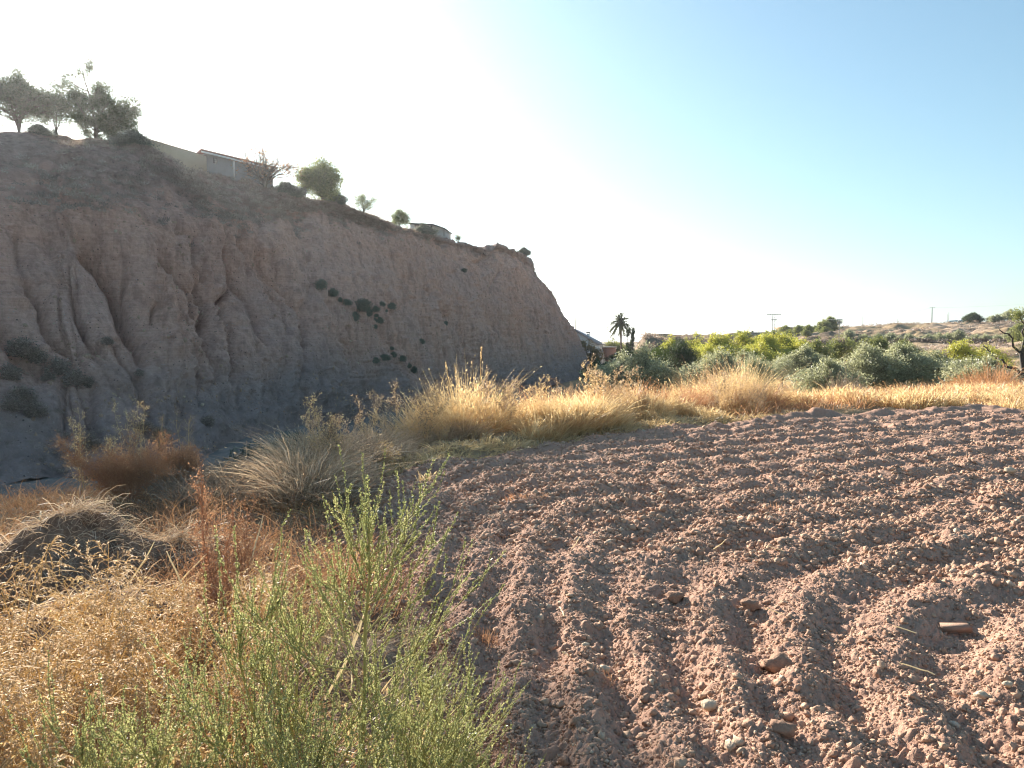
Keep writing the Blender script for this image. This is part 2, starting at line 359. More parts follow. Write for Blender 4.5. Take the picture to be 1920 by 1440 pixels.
# ---------------------------------------------------------------- ground sheet
GT = {  # azimuth column (px): [(forward depth, world z)]
 -4000: [(0, 0), (5, 0), (9, -1.5), (15, -4.3), (30, -4.5), (9000, -4.5)],
 -600: [(0, 0), (5.5, 0), (9, -1.5), (15, -4.3), (30, -4.5), (9000, -4.5)],
 0: [(0, 0), (8, 0), (10, -.7), (17, -4.1), (33, -4.5), (60, -5), (9000, -5)],
 300: [(0, 0), (8.6, 0), (11, -.8), (18, -4.1), (38, -4.5), (60, -5), (9000, -5)],
 600: [(0, 0), (10.8, 0), (13, -1.), (20, -4.), (55, -4.4), (80, -5), (9000, -5)],
 850: [(0, 0), (13, 0), (15, -.8), (23, -3.7), (80, -4.7), (9000, -5)],
 1000: [(0, 0), (15, 0), (17, -.6), (24, -2.), (60, -3.6), (100, -4.7), (160, -5), (9000, -5)],
 1100: [(0, 0), (16, 0), (19, -.6), (26, -1.2), (50, -2.4), (115, -3.6), (160, -4), (300, -3.5), (1000, -1), (9000, 0)],
 1180: [(0, 0), (17, 0), (24, -.9), (45, -1.5), (100, -2.4), (160, -3), (300, -2.5), (1000, -1), (9000, 0)],
 1210: [(0, 0), (17, 0), (24, -.9), (45, -1.5), (100, -2.2), (112, -1.6), (124, 2.2), (140, 2.35), (300, 2), (1000, 0), (9000, 0)],
 1300: [(0, 0), (18, 0), (26, -.8), (46, -1.2), (100, -1.8), (130, -1.2), (145, 2.2), (160, 2.5), (300, 2.5), (1000, 0), (9000, 0)],
 1400: [(0, 0), (19, 0), (27, -.8), (46, -1.1), (100, -1), (150, .2), (185, 1.6), (215, 3.2), (300, 3.2), (1000, 0), (9000, 0)],
 1500: [(0, 0), (20, 0), (28, -.8), (46, -1.1), (100, -.4), (150, .6), (158, .8), (170, 2.), (215, 4.2), (300, 4.2), (1000, 0), (9000, 0)],
 1590: [(0, 0), (22, 0), (30, -.8), (46, -1.1), (70, -.7), (100, 0), (120, .4), (150, 1.), (158, 1.1), (167, 2.9), (200, 3.6), (207, 3.8), (215, 5.), (240, 5.9), (300, 5.9), (1000, 0), (9000, 0)],
 1700: [(0, 0), (23, 0), (31, -.7), (46, -1.1), (70, -.7), (100, .1), (120, .5), (150, 1.), (158, 1.1), (166, 3.3), (200, 4.), (207, 4.3), (215, 5.8), (240, 6.6), (300, 6.6), (1000, 0), (9000, 0)],
 1920: [(0, 0), (25, 0), (33, -.6), (46, -1.), (70, -.4), (100, .6), (120, .9), (150, 1.4), (158, 1.6), (166, 4.), (200, 4.9), (207, 5.2), (215, 6.3), (240, 7.7), (300, 8), (1000, 0), (9000, 0)],
 2600: [(0, 0), (29, 0), (37, -.5), (60, -.6), (100, .6), (150, 1.4), (158, 1.6), (166, 4.), (200, 4.9), (215, 6.3), (240, 8), (300, 8.5), (1000, 0), (9000, 0)],
 6000: [(0, 0), (60, 0), (1000, 0), (9000, 0)],
}
_gp = np.array(sorted(GT)); _gth = np.arctan((_gp - 960) / F)
_lr = np.linspace(math.log(.5), math.log(12000), 900)
_gz = np.array([np.interp(np.exp(_lr) * max(cos(t), .15), *zip(*GT[p])) for p, t in zip(_gp, _gth)])
def ground_base(x, y):
    x = np.asarray(x, float); y = np.asarray(y, float)
    th = np.arctan2(x, y); r = np.hypot(x, y)
    fi = np.interp(th, _gth, np.arange(len(_gth))); i = np.minimum(fi.astype(int), len(_gth) - 2); f = sstep(0, 1, fi - i)
    ri = np.interp(np.log(np.maximum(r, .5)), _lr, np.arange(900)); j = np.minimum(ri.astype(int), 898); g = ri - j
    z = (_gz[i, j] * (1 - g) + _gz[i, j + 1] * g) * (1 - f) + (_gz[i + 1, j] * (1 - g) + _gz[i + 1, j + 1] * g) * f
    z = np.where(np.abs(th) > 1.45, 0, z)
    return z, r, th
# field outline (world XY), left edge from near to far, then far edge to the right
_fe = [(px, py) for px, py in [(930, 1700), (905, 1440), (800, 1230), (735, 1060), (690, 960), (655, 905), (700, 884), (800, 868), (900, 852), (1000, 832), (1100, 820), (1200, 808), (1300, 797), (1400, 787), (1500, 780), (1600, 775), (1700, 771), (1800, 768), (1920, 770), (2300, 774)]]
def at0(px, py):
    d = P(px, py, 1.); t = EYE / (EYE - d[..., 2]); return np.array([d[..., 0] * t, t])
FE = np.array([at0(*q) for q in _fe]); FP = np.vstack([FE, [(45, 12)], [(45, -6)], [(1.2, -6)]])
def inside(x, y, poly=FP):
    r = np.zeros(x.shape, bool); n = len(poly)
    for i in range(n):
        x0, y0 = poly[i]; x1, y1 = poly[(i + 1) % n]
        if y0 == y1: continue
        c = ((y0 > y) != (y1 > y)) & (x < (x1 - x0) * (y - y0) / (y1 - y0) + x0); r ^= c
    return r
def dist_edge(x, y):
    d = np.full(x.shape, 1e9)
    for (x0, y0), (x1, y1) in zip(FE[:-1], FE[1:]):
        L2 = (x1 - x0) ** 2 + (y1 - y0) ** 2; t = np.clip(((x - x0) * (x1 - x0) + (y - y0) * (y1 - y0)) / L2, 0, 1)
        d = np.minimum(d, np.hypot(x - x0 - t * (x1 - x0), y - y0 - t * (y1 - y0)))
    return np.where(inside(x, y), d, -d)
def ground_z(x, y, fine=True):
    z, r, th = ground_base(x, y)
    a = np.interp(r, [3, 12, 60, 150, 400], [.05, .12, .35, .5, .8])
    z = z + a * fbm(x * .18, y * .18, o=3, s=3) * np.interp(r, [2, 10], [0, 1]) + .06 * fbm(x * 1.3, y * 1.3, o=3, s=8)
    if fine: z = z + np.where(r < 40, .022 * fbm(x * 6, y * 6, o=2, s=12), 0)
    # gullied banks on the far hillside
    bank = sstep(150, 160, r) * (1 - sstep(225, 240, r)) * sstep(.12, .2, th)
    z = z + bank * .5 * fbm(x * .25, y * .25, o=3, s=40)
    m = (r < 60)
    if np.any(m):
        d = dist_edge(np.where(m, x, 1e3), np.where(m, y, 1e3)); z = np.where(m, z - .22 * sstep(-.25, .35, d), z)
    return z
th = np.unique(np.concatenate([np.linspace(-pi, -.9, 60), np.linspace(-.9, -.64, 60), np.linspace(-.64, .64, 900), np.linspace(.64, .95, 80), np.linspace(.95, pi, 60)]))[:-1]
rr = np.concatenate([np.geomspace(.6, 60, 420), np.linspace(60.6, 260, 300), np.geomspace(262, 7000, 60)])
TH, RR = np.meshgrid(th, rr); X, Y = RR * np.sin(TH), RR * np.cos(TH)
Z = ground_z(X, Y)
nt_, nr_ = len(th), len(rr)
j = np.arange(nt_); i = np.arange(nr_ - 1)[:, None] * nt_; j2 = (j + 1) % nt_
Fq = np.stack([i + j, i + j2, i + nt_ + j2, i + nt_ + j], -1).reshape(-1, 4)
V = np.stack([X, Y, Z], -1).reshape(-1, 3)
V = np.vstack([V, [[0, 0, 0]]]); cap = np.stack([np.full(nt_, nt_ * nr_), j2, j], -1)
gx = (960 + F * np.tan(np.clip(TH, -1.4, 1.4)))
bare = sstep(205, 208, RR) * (1 - sstep(216, 219, RR)) * sstep(1560, 1620, gx) * (1 - sstep(1800, 1900, gx)) * sstep(-.3, .3, fbm(X * .12, Y * .05, s=5) + .5)
bare = np.maximum(bare, .6 * sstep(0.1, .5, fbm(X * .05, Y * .09, s=15)) * sstep(90, 130, RR))
scrub = np.maximum(sstep(157, 160, RR) * (1 - sstep(168, 172, RR)) * sstep(1480, 1560, gx), sstep(106, 112, RR) * (1 - sstep(148, 150, RR)) * sstep(1150, 1190, gx) * (1 - sstep(1380, 1450, gx)) * .75)
scrub = np.maximum(scrub, .8 * sstep(0., .5, fbm(X * .06, Y * .1, s=25)) * sstep(100, 150, RR) * (gx > 1190))
scrub = np.maximum(scrub, .7 * (RR > 300) * (RR < 1500))
bare = np.maximum(bare, 0); gold_ = sstep(118, 124, RR) * (1 - sstep(150, 156, RR)) * sstep(1500, 1560, gx); bare = np.maximum(bare, .75 * gold_); scrub = scrub * (1 - .9 * gold_)
dry = sstep(6, 12, RR) * (.55 + .45 * sstep(-.3, .3, fbm(X * .3, Y * .3, s=35)))
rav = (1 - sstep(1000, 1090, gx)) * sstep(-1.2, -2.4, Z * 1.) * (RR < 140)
f_ = lambda a: np.append(a.ravel(), 0)
g = mesh_obj('ground', V, [Fq, cap], M_ground, smooth=True, attrs={'bare': f_(bare), 'scrub': f_(scrub), 'dry': f_(dry), 'rav': f_(rav)})
tag(g, 'dry grassy ground around and beyond the ploughed field', 'ground', kind='structure')

# ---------------------------------------------------------------- ploughed field
def field_z(X, Y, clods=True):
    fa, fb = 6.3 - 2.15 * X, .848 * Y - .53 * X; f = np.maximum(fa, fb) + np.log1p(np.exp(-np.abs(fa - fb)))
    f = f + .10 * fbm(X * .7, Y * .7, o=3, s=51)
    wv = f / .68 * 2 * pi; s_ = np.sin(wv); ridge = np.sign(s_) * np.abs(s_) ** .8
    amp = .028 + .008 * fbm(X * .4, Y * .4, o=2, s=60)
    z = amp * ridge + .05 * fbm(X * .5, Y * .5, o=3, s=61) + .034 * fbm(X * 3.5, Y * 3.5, o=3, s=62)
    z = z + .022 * sstep(9, 16, np.hypot(X, Y)) * fbm(X * 5, Y * 5, o=2, s=64)
    if clods:
        cx, cy = X + .03 * fbm(X * 9, Y * 9, o=2, s=70), Y + .03 * fbm(X * 9, Y * 9, o=2, s=71)
        z = z + .8 * .034 * lumps(cx / .034, cy / .034, 72, .12, .55) + .8 * .018 * lumps(cx / .018, cy / .018, 73, .2, .6)
        z = z + np.where(_h(np.floor(cx / .3), np.floor(cy / .3), cx * 0, 5) > .72, .8 * .06 * lumps(cx / .06, cy / .06, 74, .1, .5), 0)
    return z
thf = np.linspace(-.50, .92, 900); rf = np.geomspace(1.4, 34, 980)
TH, RR = np.meshgrid(thf, rf); X, Y = RR * np.sin(TH), RR * np.cos(TH)
de = dist_edge(X, Y)
berm = .085 * np.exp(-((de - .35) / .35) ** 2) * sstep(2, 9, X) * (1 + .8 * fbm(X * 1.2, Y * 1.2, o=2, s=81)) + .12 * np.exp(-((X - 11.3) ** 2 + (Y - 19.4) ** 2) / .3)
Z = field_z(X, Y) + berm - .25 * sstep(.25, -.35, de) + .02
ok = (de > -.4); n = len(thf)
a = (np.arange(len(rf) - 1)[:, None] * n + np.arange(n - 1)[None]).ravel()
Fq = np.stack([a, a + 1, a + n + 1, a + n], -1); okv = ok.ravel(); Fq = Fq[okv[Fq].all(1)]
used = np.zeros(n * len(rf), bool); used[Fq.ravel()] = True; remap = np.cumsum(used) - 1
fo = mesh_obj('ploughed_field', np.stack([X, Y, Z], -1).reshape(-1, 3)[used], remap[Fq], M_soil, smooth=True)
tag(fo, 'freshly ploughed brown field with curved furrows', 'field', kind='structure')
def surf_z(x, y):
    x = np.asarray(x, float); y = np.asarray(y, float)
    return np.where(inside(x, y), field_z(x, y, False) + .03, ground_z(x, y, False))

# ---------------------------------------------------------------- loose clods on the field
rng = np.random.default_rng(4)
def ico(sub):
    import bmesh
    bm = bmesh.new(); bmesh.ops.create_icosphere(bm, subdivisions=sub, radius=1)
    bm.verts.ensure_lookup_table(); v = np.array([p.co[:] for p in bm.verts]); f = np.array([[q.index for q in t.verts] for t in bm.faces]); bm.free()
    return v, f
def clod_cloud(name, cnt, smin, smax, sub, rmin, rmax, pw, seed, sink=.35):
    rng = np.random.default_rng(seed); v0, f0 = ico(sub); nv = len(v0)
    vs = [v0 * (1 + .28 * rng.normal(size=(nv, 1)).clip(-1.3, 1.3)) * (1 + .25 * fbm(v0[:, 0] * 2 + k, v0[:, 1] * 2, v0[:, 2] * 2, o=2, s=k))[:, None] for k in range(16)]
    r = rmin * (rmax / rmin) ** (rng.random(cnt * 2) ** pw); t = rng.uniform(-.32, .68, cnt * 2)
    x, y = r * np.sin(t), r * np.cos(t); m = (dist_edge(x, y) > rng.normal(0, .25, len(x)) - .1); x, y = x[m][:cnt], y[m][:cnt]; c = len(x)
    sz = smin * (smax / smin) ** (rng.random(c) ** 2.6)
    S = sz[:, None] * rng.uniform(.7, 1.25, (c, 3)) * np.array([1, 1, .8]); ang = rng.random(c) * 6.28; tl = rng.normal(0, .5, c)
    k = rng.integers(0, 16, c); B = np.array(vs)[k] * S[:, None]
    ca, sa, ct, st = np.cos(ang)[:, None], np.sin(ang)[:, None], np.cos(tl)[:, None], np.sin(tl)[:, None]
    bx, by, bz = B[..., 0], B[..., 1] * ct - B[..., 2] * st, B[..., 1] * st + B[..., 2] * ct
    z = field_z(x, y, False) + .02 + sz * sink
    V = np.stack([bx * ca - by * sa + x[:, None], bx * sa + by * ca + y[:, None], bz + z[:, None]], -1).reshape(-1, 3)
    Fc = (f0[None] + (np.arange(c) * nv)[:, None, None]).reshape(-1, 3)
    o = mesh_obj(name, V, Fc, M_clod, smooth=(sub > 1), attrs={'rnd': np.repeat(rng.random(c), nv)})
    return tag(o, 'loose earth clods and pebbles scattered over the ploughed field', 'clods', kind='stuff')
clod_cloud('soil_clods', 16000, .004, .023, 2, 2.6, 12, .75, 11)
clod_cloud('soil_crumbs', 95000, .003, .011, 1, 2.6, 9, .75, 12, .5)
clod_cloud('far_clods', 40000, .009, .036, 1, 6, 33, .8, 13)

# ---------------------------------------------------------------- cliff
Z6 = lambda *a: np.array([P(*q) for q in a])
C0 = Z6((0, 915, 33), (0, 740, 38), (0, 540, 43), (0, 366, 47.5), (0, 236, 62))
cols = [C0 + (-26, -60, -1), C0 + (-17, -42, 0), C0 + (-9, -22, 0), C0,
 Z6((150, 900, 35), (150, 742, 40.5), (150, 550, 45.5), (150, 362, 49.5), (140, 254, 65)),
 Z6((300, 880, 38), (300, 738, 44), (305, 560, 48.5), (300, 388, 53), (262, 274, 68)),
 Z6((450, 845, 46), (450, 722, 51), (455, 560, 55), (445, 392, 61), (396, 318, 74)),
 Z6((600, 805, 57), (600, 705, 60), (590, 560, 64), (558, 382, 71), (568, 366, 77)),
 Z6((700, 785, 65), (700, 700, 68), (690, 560, 72), (668, 396, 79), (672, 388, 84)),
 Z6((800, 768, 75), (800, 695, 78), (790, 560, 82), (768, 427, 88), (764, 420, 94)),
 Z6((900, 752, 86), (890, 695, 89), (875, 560, 92), (845, 450, 98), (838, 443, 103)),
 Z6((970, 738, 96), (965, 690, 98), (940, 570, 100), (905, 466, 104), (900, 459, 108)),
 Z6((1030, 724, 104), (1020, 680, 105.5), (990, 570, 106.5), (944, 478, 109), (930, 468, 112)),
 Z6((1080, 712, 111), (1066, 670, 112), (1033, 590, 112.5), (973, 492, 114), (950, 470, 117)),
 Z6((1107, 700, 119), (1088, 646, 119), (1040, 578, 119.5), (1000, 512, 121), (968, 482, 124)),
 Z6((1108, 695, 130), (1086, 650, 130), (1040, 590, 130), (995, 520, 131), (960, 478, 134)),
 Z6((1060, 690, 150), (1030, 650, 150), (990, 590, 150), (960, 530, 150), (930, 490, 150)),
]
cols = np.array(cols)                                             # (U,5,3)
plate = cols[:, 4].copy(); plate[:, 0] += np.linspace(-60, -25, len(cols)); plate[:, 1] += np.linspace(30, 45, len(cols)); plate[:, 2] += .2
back = plate.copy(); back[:, 2] = -6; back[:, 0] -= 4; back[:, 1] += 4
cols = np.concatenate([cols, plate[:, None], back[:, None]], 1)
NU, NV = 1150, 430
# arc-length parameter at mid height
seg = np.linalg.norm(np.diff(cols[:, 1:3].mean(1), axis=0), axis=1); su = np.concatenate([[0], np.cumsum(seg)])
# more columns where the cliff shows in the picture
ui = np.concatenate([np.linspace(0, 3, 60, endpoint=False), np.linspace(3, 15, NU - 80, endpoint=False), np.linspace(15, 16, 20)])
def crom(A, t):
    i = np.clip(t.astype(int), 0, len(A) - 2); f = (t - i)[(...,) + (None,) * (A.ndim - 1)]
    a, b, c, d = A[np.maximum(i - 1, 0)], A[i], A[i + 1], A[np.minimum(i + 2, len(A) - 1)]
    m0 = (c - a) * .5; m1 = (d - b) * .5
    return (2 * f ** 3 - 3 * f ** 2 + 1) * b + (f ** 3 - 2 * f ** 2 + f) * m0 + (-2 * f ** 3 + 3 * f ** 2) * c + (f ** 3 - f ** 2) * m1
G = crom(cols, ui)                                                # (NU,7,3)
vk = np.array([0, .2, .45, .70, .88, .97, 1.0]); vv = np.linspace(0, 1, NV)
vt = np.interp(vv, vk, np.arange(7))
S = np.moveaxis(crom(np.moveaxis(G, 1, 0), vt), 0, 1)            # (NU,NV,3)
lin = np.stack([np.stack([np.interp(vt, np.arange(7), G[k, :, c]) for c in range(3)], -1) for k in range(len(G))])
S = S * .6 + lin * .4
ker = np.exp(-np.linspace(-2, 2, 13) ** 2); ker /= ker.sum()
Sp = np.pad(S, ((6, 6), (0, 0), (0, 0)), mode='edge'); S = sum(ker[k] * Sp[k:k + len(ui)] for k in range(13))
sarc = np.interp(ui, np.arange(len(su)), su)[:, None] + 0 * vv[None]
dU = np.gradient(S, axis=0); dV = np.gradient(S, axis=1); Nn = nrm(np.cross(dU, dV))
if Nn[600, 150, 1] > 0: Nn = -Nn
px, py, _ = proj(S)
x, y, z = S[..., 0], S[..., 1], S[..., 2]; VV = vv[None] + 0 * sarc
face = sstep(.05, .16, VV) * (1 - sstep(.62, .72, VV)); wall = sstep(.0, .08, VV) * (1 - sstep(.74, .86, VV))
left = 1 - sstep(540, 700, px); midr = sstep(560, 680, px) * (1 - sstep(900, 990, px)) * sstep(520, 600, py)
d = np.zeros_like(x)
# ridged gullies
lean = sarc + (VV - .4) * 5 * (1 - sstep(250, 420, px)) + .7 * fbm(sarc * .3, VV * 5, o=3, s=90)
def ridged(q, v, s): return np.abs(vn(q, v, s=s)) ** .5
d += face * left * (0.9 * ridged(lean / 2.7, VV * 1.4, 91) + .42 * ridged(lean / 1.05, VV * 2.6, 92) + .20 * ridged(lean / .5, VV * 2.5, 93) - .8)
lean2 = sarc + (VV - .3) * 16 + .5 * fbm(sarc * .4, VV * 6, o=2, s=94)
d += face * midr * (.62 * ridged(lean2 / 1.5, VV * 3.2, 95) + .35 * ridged(lean2 / .6, VV * 5, 96) - .5)
d += face * (1 - left) * .16 * (ridged(sarc / 1.1, VV * 3, 97) - .5)
d += wall * .10 * np.abs(fbm(x * .9, y * .9, z * 3.4, o=3, s=103))
d += wall * (.45 * fbm(x * .16, y * .16, z * .16, o=3, s=98) + .16 * fbm(x * .7, y * .7, z * .9, o=4, s=99, g=.6))
d += wall * .07 * np.abs(fbm(x * .25, y * .25, z * 2.4, o=3, s=100)) * (1 + 1.5 * (px > 600))
d += .10 * fbm(x * 2.2, y * 2.2, z * 2.2, o=2, s=101)
# the individual gullies
GUL = [([(142, 415), (145, 452), (175, 480), (200, 512), (215, 535), (225, 570), (238, 595), (255, 632), (262, 670)], 2.1, 20),
 ([(40, 515), (55, 545), (70, 570), (75, 605), (100, 640), (140, 672)], 1.1, 9), ([(30, 430), (36, 470), (40, 515)], .7, 9),
 ([(120, 520), (130, 560), (150, 600), (165, 635), (195, 670)], .9, 6), ([(-30, 590), (0, 620), (25, 652), (62, 682), (105, 695)], 1.6, 12),
 ([(282, 460), (305, 485), (335, 515), (360, 537), (370, 565), (375, 610), (382, 640), (392, 665), (400, 720)], 1.3, 6),
 ([(370, 505), (390, 552), (397, 570), (390, 610), (386, 640)], 2.0, 6.5), ([(443, 525), (432, 548), (420, 557), (427, 595), (432, 640), (433, 690), (428, 715)], 1.4, 5),
 ([(360, 640), (360, 670), (366, 700), (360, 722)], .8, 4.5), ([(325, 410), (345, 425), (370, 432), (367, 460), (375, 495), (395, 520)], 1.0, 6),
 ([(420, 430), (430, 490), (443, 525), (470, 560), (480, 600)], 1.1, 6), ([(450, 412), (465, 465), (477, 510)], 1.3, 7),
 ([(235, 515), (235, 555), (240, 590)], .7, 5), ([(295, 560), (292, 610)], .6, 5), ([(350, 555), (355, 615)], .6, 4),
 ([(490, 432), (507, 472), (517, 502), (535, 532), (555, 560), (570, 590), (575, 620), (572, 647)], 1.8, 8),
 ([(517, 532), (532, 572), (537, 590), (535, 630)], .9, 5), ([(455, 535), (485, 572), (492, 600), (490, 647)], 1.0, 6),
 ([(525, 455), (530, 485), (550, 525)], 1.0, 7), ([(605, 560), (625, 585), (640, 635), (672, 685)], .8, 4), ([(797, 530), (815, 552)], .7, 4),
 ([(865, 620), (865, 690)], .8, 3.5), ([(877, 628), (887, 700)], .8, 3.5), ([(817, 565), (840, 600)], .7, 5), ([(640, 600), (690, 700)], .6, 3.5), ([(700, 610), (752, 700)], .6, 3.5),
 ([(590, 698), (596, 735)], .9, 5), ([(690, 560), (735, 660)], .5, 3.5), ([(900, 475), (915, 500)], 1.0, 8), ([(940, 500), (925, 530), (918, 545)], .6, 6)]
for pl, dep, wd in GUL:
    best = np.full(px.shape, 1e9); tt = np.zeros_like(px); nseg = len(pl) - 1
    wob = 3 * fbm(py * .05 + px * .01, px * .03, o=2, s=int(pl[0][0]))
    for k, ((x0, y0), (x1, y1)) in enumerate(zip(pl[:-1], pl[1:])):
        L2 = (x1 - x0) ** 2 + (y1 - y0) ** 2; t = np.clip(((px + wob - x0) * (x1 - x0) + (py - y0) * (y1 - y0)) / L2, 0, 1)
        dd = np.hypot(px + wob - x0 - t * (x1 - x0), py - y0 - t * (y1 - y0)); tt = np.where(dd < best, (k + t) / nseg, tt); best = np.minimum(best, dd)
    end = sstep(0, .2, tt) * (1 - .6 * sstep(.8, 1, tt)) * .85 + .15
    vis = (ui[:, None] > 3) & (VV < .8); dep = dep * 1.15
    d -= dep * end * (np.exp(-(best / (wd * .55))) * .8 + .3 * np.exp(-(best / (wd * 2.6)) ** 2)) * vis
# talus fans and scrubby top
d += (1 - sstep(.14, .24, VV)) * .25 * fbm(x * .3, y * .3, o=3, s=110)
top = sstep(.64, .76, VV + .05 * fbm(sarc * .4, VV * 14, s=111, o=5, g=.65)) * (1 - sstep(1.0, 1.01, VV))
d += top * (1 - sstep(.86, .9, VV)) * .35 * fbm(x * .3, y * .3, o=4, s=112)
# notch and rubble near the tip skyline
d -= .8 * np.exp(-((px - 912) / 9) ** 2) * sstep(.6, .7, VV) * (VV < .9) * (py < 500)
edge_fade = 1 - sstep(.84, .88, VV) * .75
S2 = S + Nn * (d * edge_fade)[..., None]
_qx, _qy, _ = proj(S2); _m = np.where((VV > .6) & (VV < .93), _qy, 1e9); _kb = _m.argmin(1); _ar = np.arange(len(ui))
_skx, _sky = zip((-400, 200), (0, 233), (130, 255), (250, 267), (275, 280), (380, 318), (430, 330), (512, 352), (570, 369), (640, 381), (700, 403), (770, 427), (830, 442), (870, 451), (905, 462), (925, 475), (960, 473))
_dz = (_m[_ar, _kb] - np.interp(_qx[_ar, _kb], _skx, np.array(_sky) + 4.)) / F * S2[_ar, _kb, 1]; _dz = np.where((ui > 2) & (_qx[_ar, _kb] < 925) & (ui < 13.2), _dz, 0).clip(-3, 3)
_dz = np.convolve(np.pad(_dz, 12, mode='edge'), np.ones(25) / 25, 'valid')
S2[..., 2] += _dz[:, None] * sstep(.55, .80, VV)
S2[..., 2] += ((VV > .8) & (VV < .98)) * .16 * fbm(sarc * .8, VV * 60, o=3, s=113)
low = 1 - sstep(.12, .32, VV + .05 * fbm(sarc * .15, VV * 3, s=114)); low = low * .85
nu, nv = S2.shape[:2]; a = (np.arange(nu - 1)[:, None] * nv + np.arange(nv - 1)[None]).ravel()
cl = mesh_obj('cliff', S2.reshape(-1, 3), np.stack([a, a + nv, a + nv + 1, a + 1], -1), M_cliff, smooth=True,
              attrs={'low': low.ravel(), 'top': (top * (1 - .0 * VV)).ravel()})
tag(cl, 'eroded earth cliff with gullies rising left of the field', 'cliff', kind='structure')
_vis = (ui[:, None] > 2.5) & (ui[:, None] < 14.2) & (VV < .89)
_cpx, _cpy, _ = proj(S2); _cpx = np.where(_vis, _cpx, 1e6)
def cliff_at(px_, py_):
    k = np.argmin((_cpx - px_) ** 2 + (_cpy - py_) ** 2); return S2.reshape(-1, 3)[k], Nn.reshape(-1, 3)[k], k
_flat = S2.reshape(-1, 3)
def crest(px_):
    m = np.where((np.abs(_cpx - px_) < 2.5) & (VV > .6), _cpy, 1e9); k = np.argmin(m); return _flat[k].copy(), m.ravel()[k]

# ---------------------------------------------------------------- grass blades
def tussocks(rng, cx, cy, n, h, spread, wdt, cz=None, lean=.5, K=4, curl=.45, hv=.3):
    """blades radiating from tussock centres; n blades each"""
    M = len(cx); cx = np.repeat(cx, n); cy = np.repeat(cy, n); hh = np.repeat(np.broadcast_to(h, M), n)
    z = (surf_z(cx, cy) if cz is None else np.repeat(cz, n)) - .02
    a = rng.random(M * n) * 6.28; q = np.sqrt(rng.random(M * n)); sp_ = np.repeat(np.broadcast_to(spread, M), n)
    d = np.stack([np.cos(a), np.sin(a), 0 * a], -1); b = np.stack([cx, cy, z], -1) + d * (q * sp_ * .5)[:, None]
    L = hh * (1 + hv * rng.normal(size=M * n)).clip(.25, 1.7); ln = (lean * q * (1 + .5 * rng.normal(size=M * n)))[:, None]
    dir_ = nrm(np.array([0, 0, 1.]) + d * ln + rng.normal(size=(M * n, 3)) * .12)
    s = np.linspace(0, 1, K)[None, :, None]; L_ = L[:, None, None]
    bend = nrm(d * .6 + rng.normal(size=(M * n, 3)) * .9) * np.array([1, 1, .0])
    C = b[:, None] + dir_[:, None] * L_ * s + bend[:, None] * L_ * curl * s * s * np.abs(rng.normal(.6, .4, (M * n, 1, 1))) - np.array([0, 0, 1.]) * L_ * curl * .35 * s ** 3
    side = nrm(np.cross(dir_, rdir(rng, M * n))); wd = np.broadcast_to(wdt, M)[0] * (1 - np.linspace(0, 1, K) ** 2 * .85)[None] * (1 + .3 * rng.random((M * n, 1)))
    rnd = (np.repeat(rng.random(M), n) * .5 + rng.random(M * n) * .5)
    return C, wd, side, rnd
def grass_stuff(name, cx, cy, n, h, spread, wd, mat, label, lean=.5, curl=.45, seeds=0, kind='stuff', K=4, cat='grass', cz=None, seed=1, ss=(.05, .012), parent=None, origin=None):
    rng = np.random.default_rng(seed); C, W, Sd, rn = tussocks(rng, cx, cy, n, h, spread, wd, lean=lean, curl=curl, K=K, cz=cz)
    if origin is not None: C = C - np.asarray(origin)
    m = MB(); m.strips(C, W, Sd, rn)
    if seeds:
        pick = C[rng.random(len(C)) < .6]
        m.cards(*leafs(rng, pick, seeds, ss[0], ss[1], .35, .6, 1., rv=.8))
    o = m.build(name, mat, parent)
    if label: tag(o, label, cat, kind=kind)
    return o
rng = np.random.default_rng(21)
def band(n, px0, px1, lo, hi, seed=0, den=None):
    """random points between px0..px1 whose distance outside the field edge is lo..hi"""
    r = np.random.default_rng(seed); px_ = r.uniform(px0, px1, n * 6); t = (px_ - 960) / F
    e = np.interp(t, FE[4:, 0] / FE[4:, 1], FE[4:, 1]); D = e + r.uniform(lo, hi, n * 6); x_ = t * D
    m = -dist_edge(x_, D); k = (m > lo * (.7 if lo > 0 else 1.))
    if den is not None: k &= r.random(n * 6) < den(x_, D)
    return x_[k][:n], D[k][:n]
cl_ = lambda x, y: sstep(-.6, .5, fbm(x * .8, y * .8, o=2, s=201))
# golden verge right of the big clump, along the far edge of the field
x, y = band(2000, 860, 1500, .1, 2.4, 1, cl_)
grass_stuff('verge_grass', x, y, 17, .16 + .42 * cl_(x, y) * rng.random(len(x)) ** 1.3, .22, .012, golden, 'dry golden grass along the far edge of the ploughed field', lean=.75, seeds=3, cat='grass', seed=2, ss=(.035, .01))
x, y = band(2200, 540, 900, .05, 2.6, 3, cl_)
grass_stuff('verge_weeds', x, y, 16, .14 + .42 * cl_(x, y) * rng.random(len(x)) ** 1.3, .25, .011, tan_, 'tangled pinkish dry weeds on the bank left of the tall golden clump', lean=.9, curl=.6, seeds=3, seed=4, ss=(.03, .01))
x, y = band(4200, 1380, 2150, .3, 10, 5, cl_)
grass_stuff('meadow_grass', x, y, 11, .08 + .34 * rng.random(len(x)) * cl_(x, y), .5, .018, golden, 'dry golden meadow grass between the field and the olive trees', lean=.6, seeds=2, seed=6, ss=(.05, .016))
x, y = band(1500, 1380, 2150, .5, 12, 7)
grass_stuff('meadow_weeds', x, y, 14, .12 + .34 * rng.random(len(x)) ** 1.5, .5, .014, rusty, 'rust brown dry weeds mixed into the meadow grass', lean=.8, seeds=2, seed=8, ss=(.05, .016))
x, y = band(2600, 1000, 2150, 9, 34, 9)
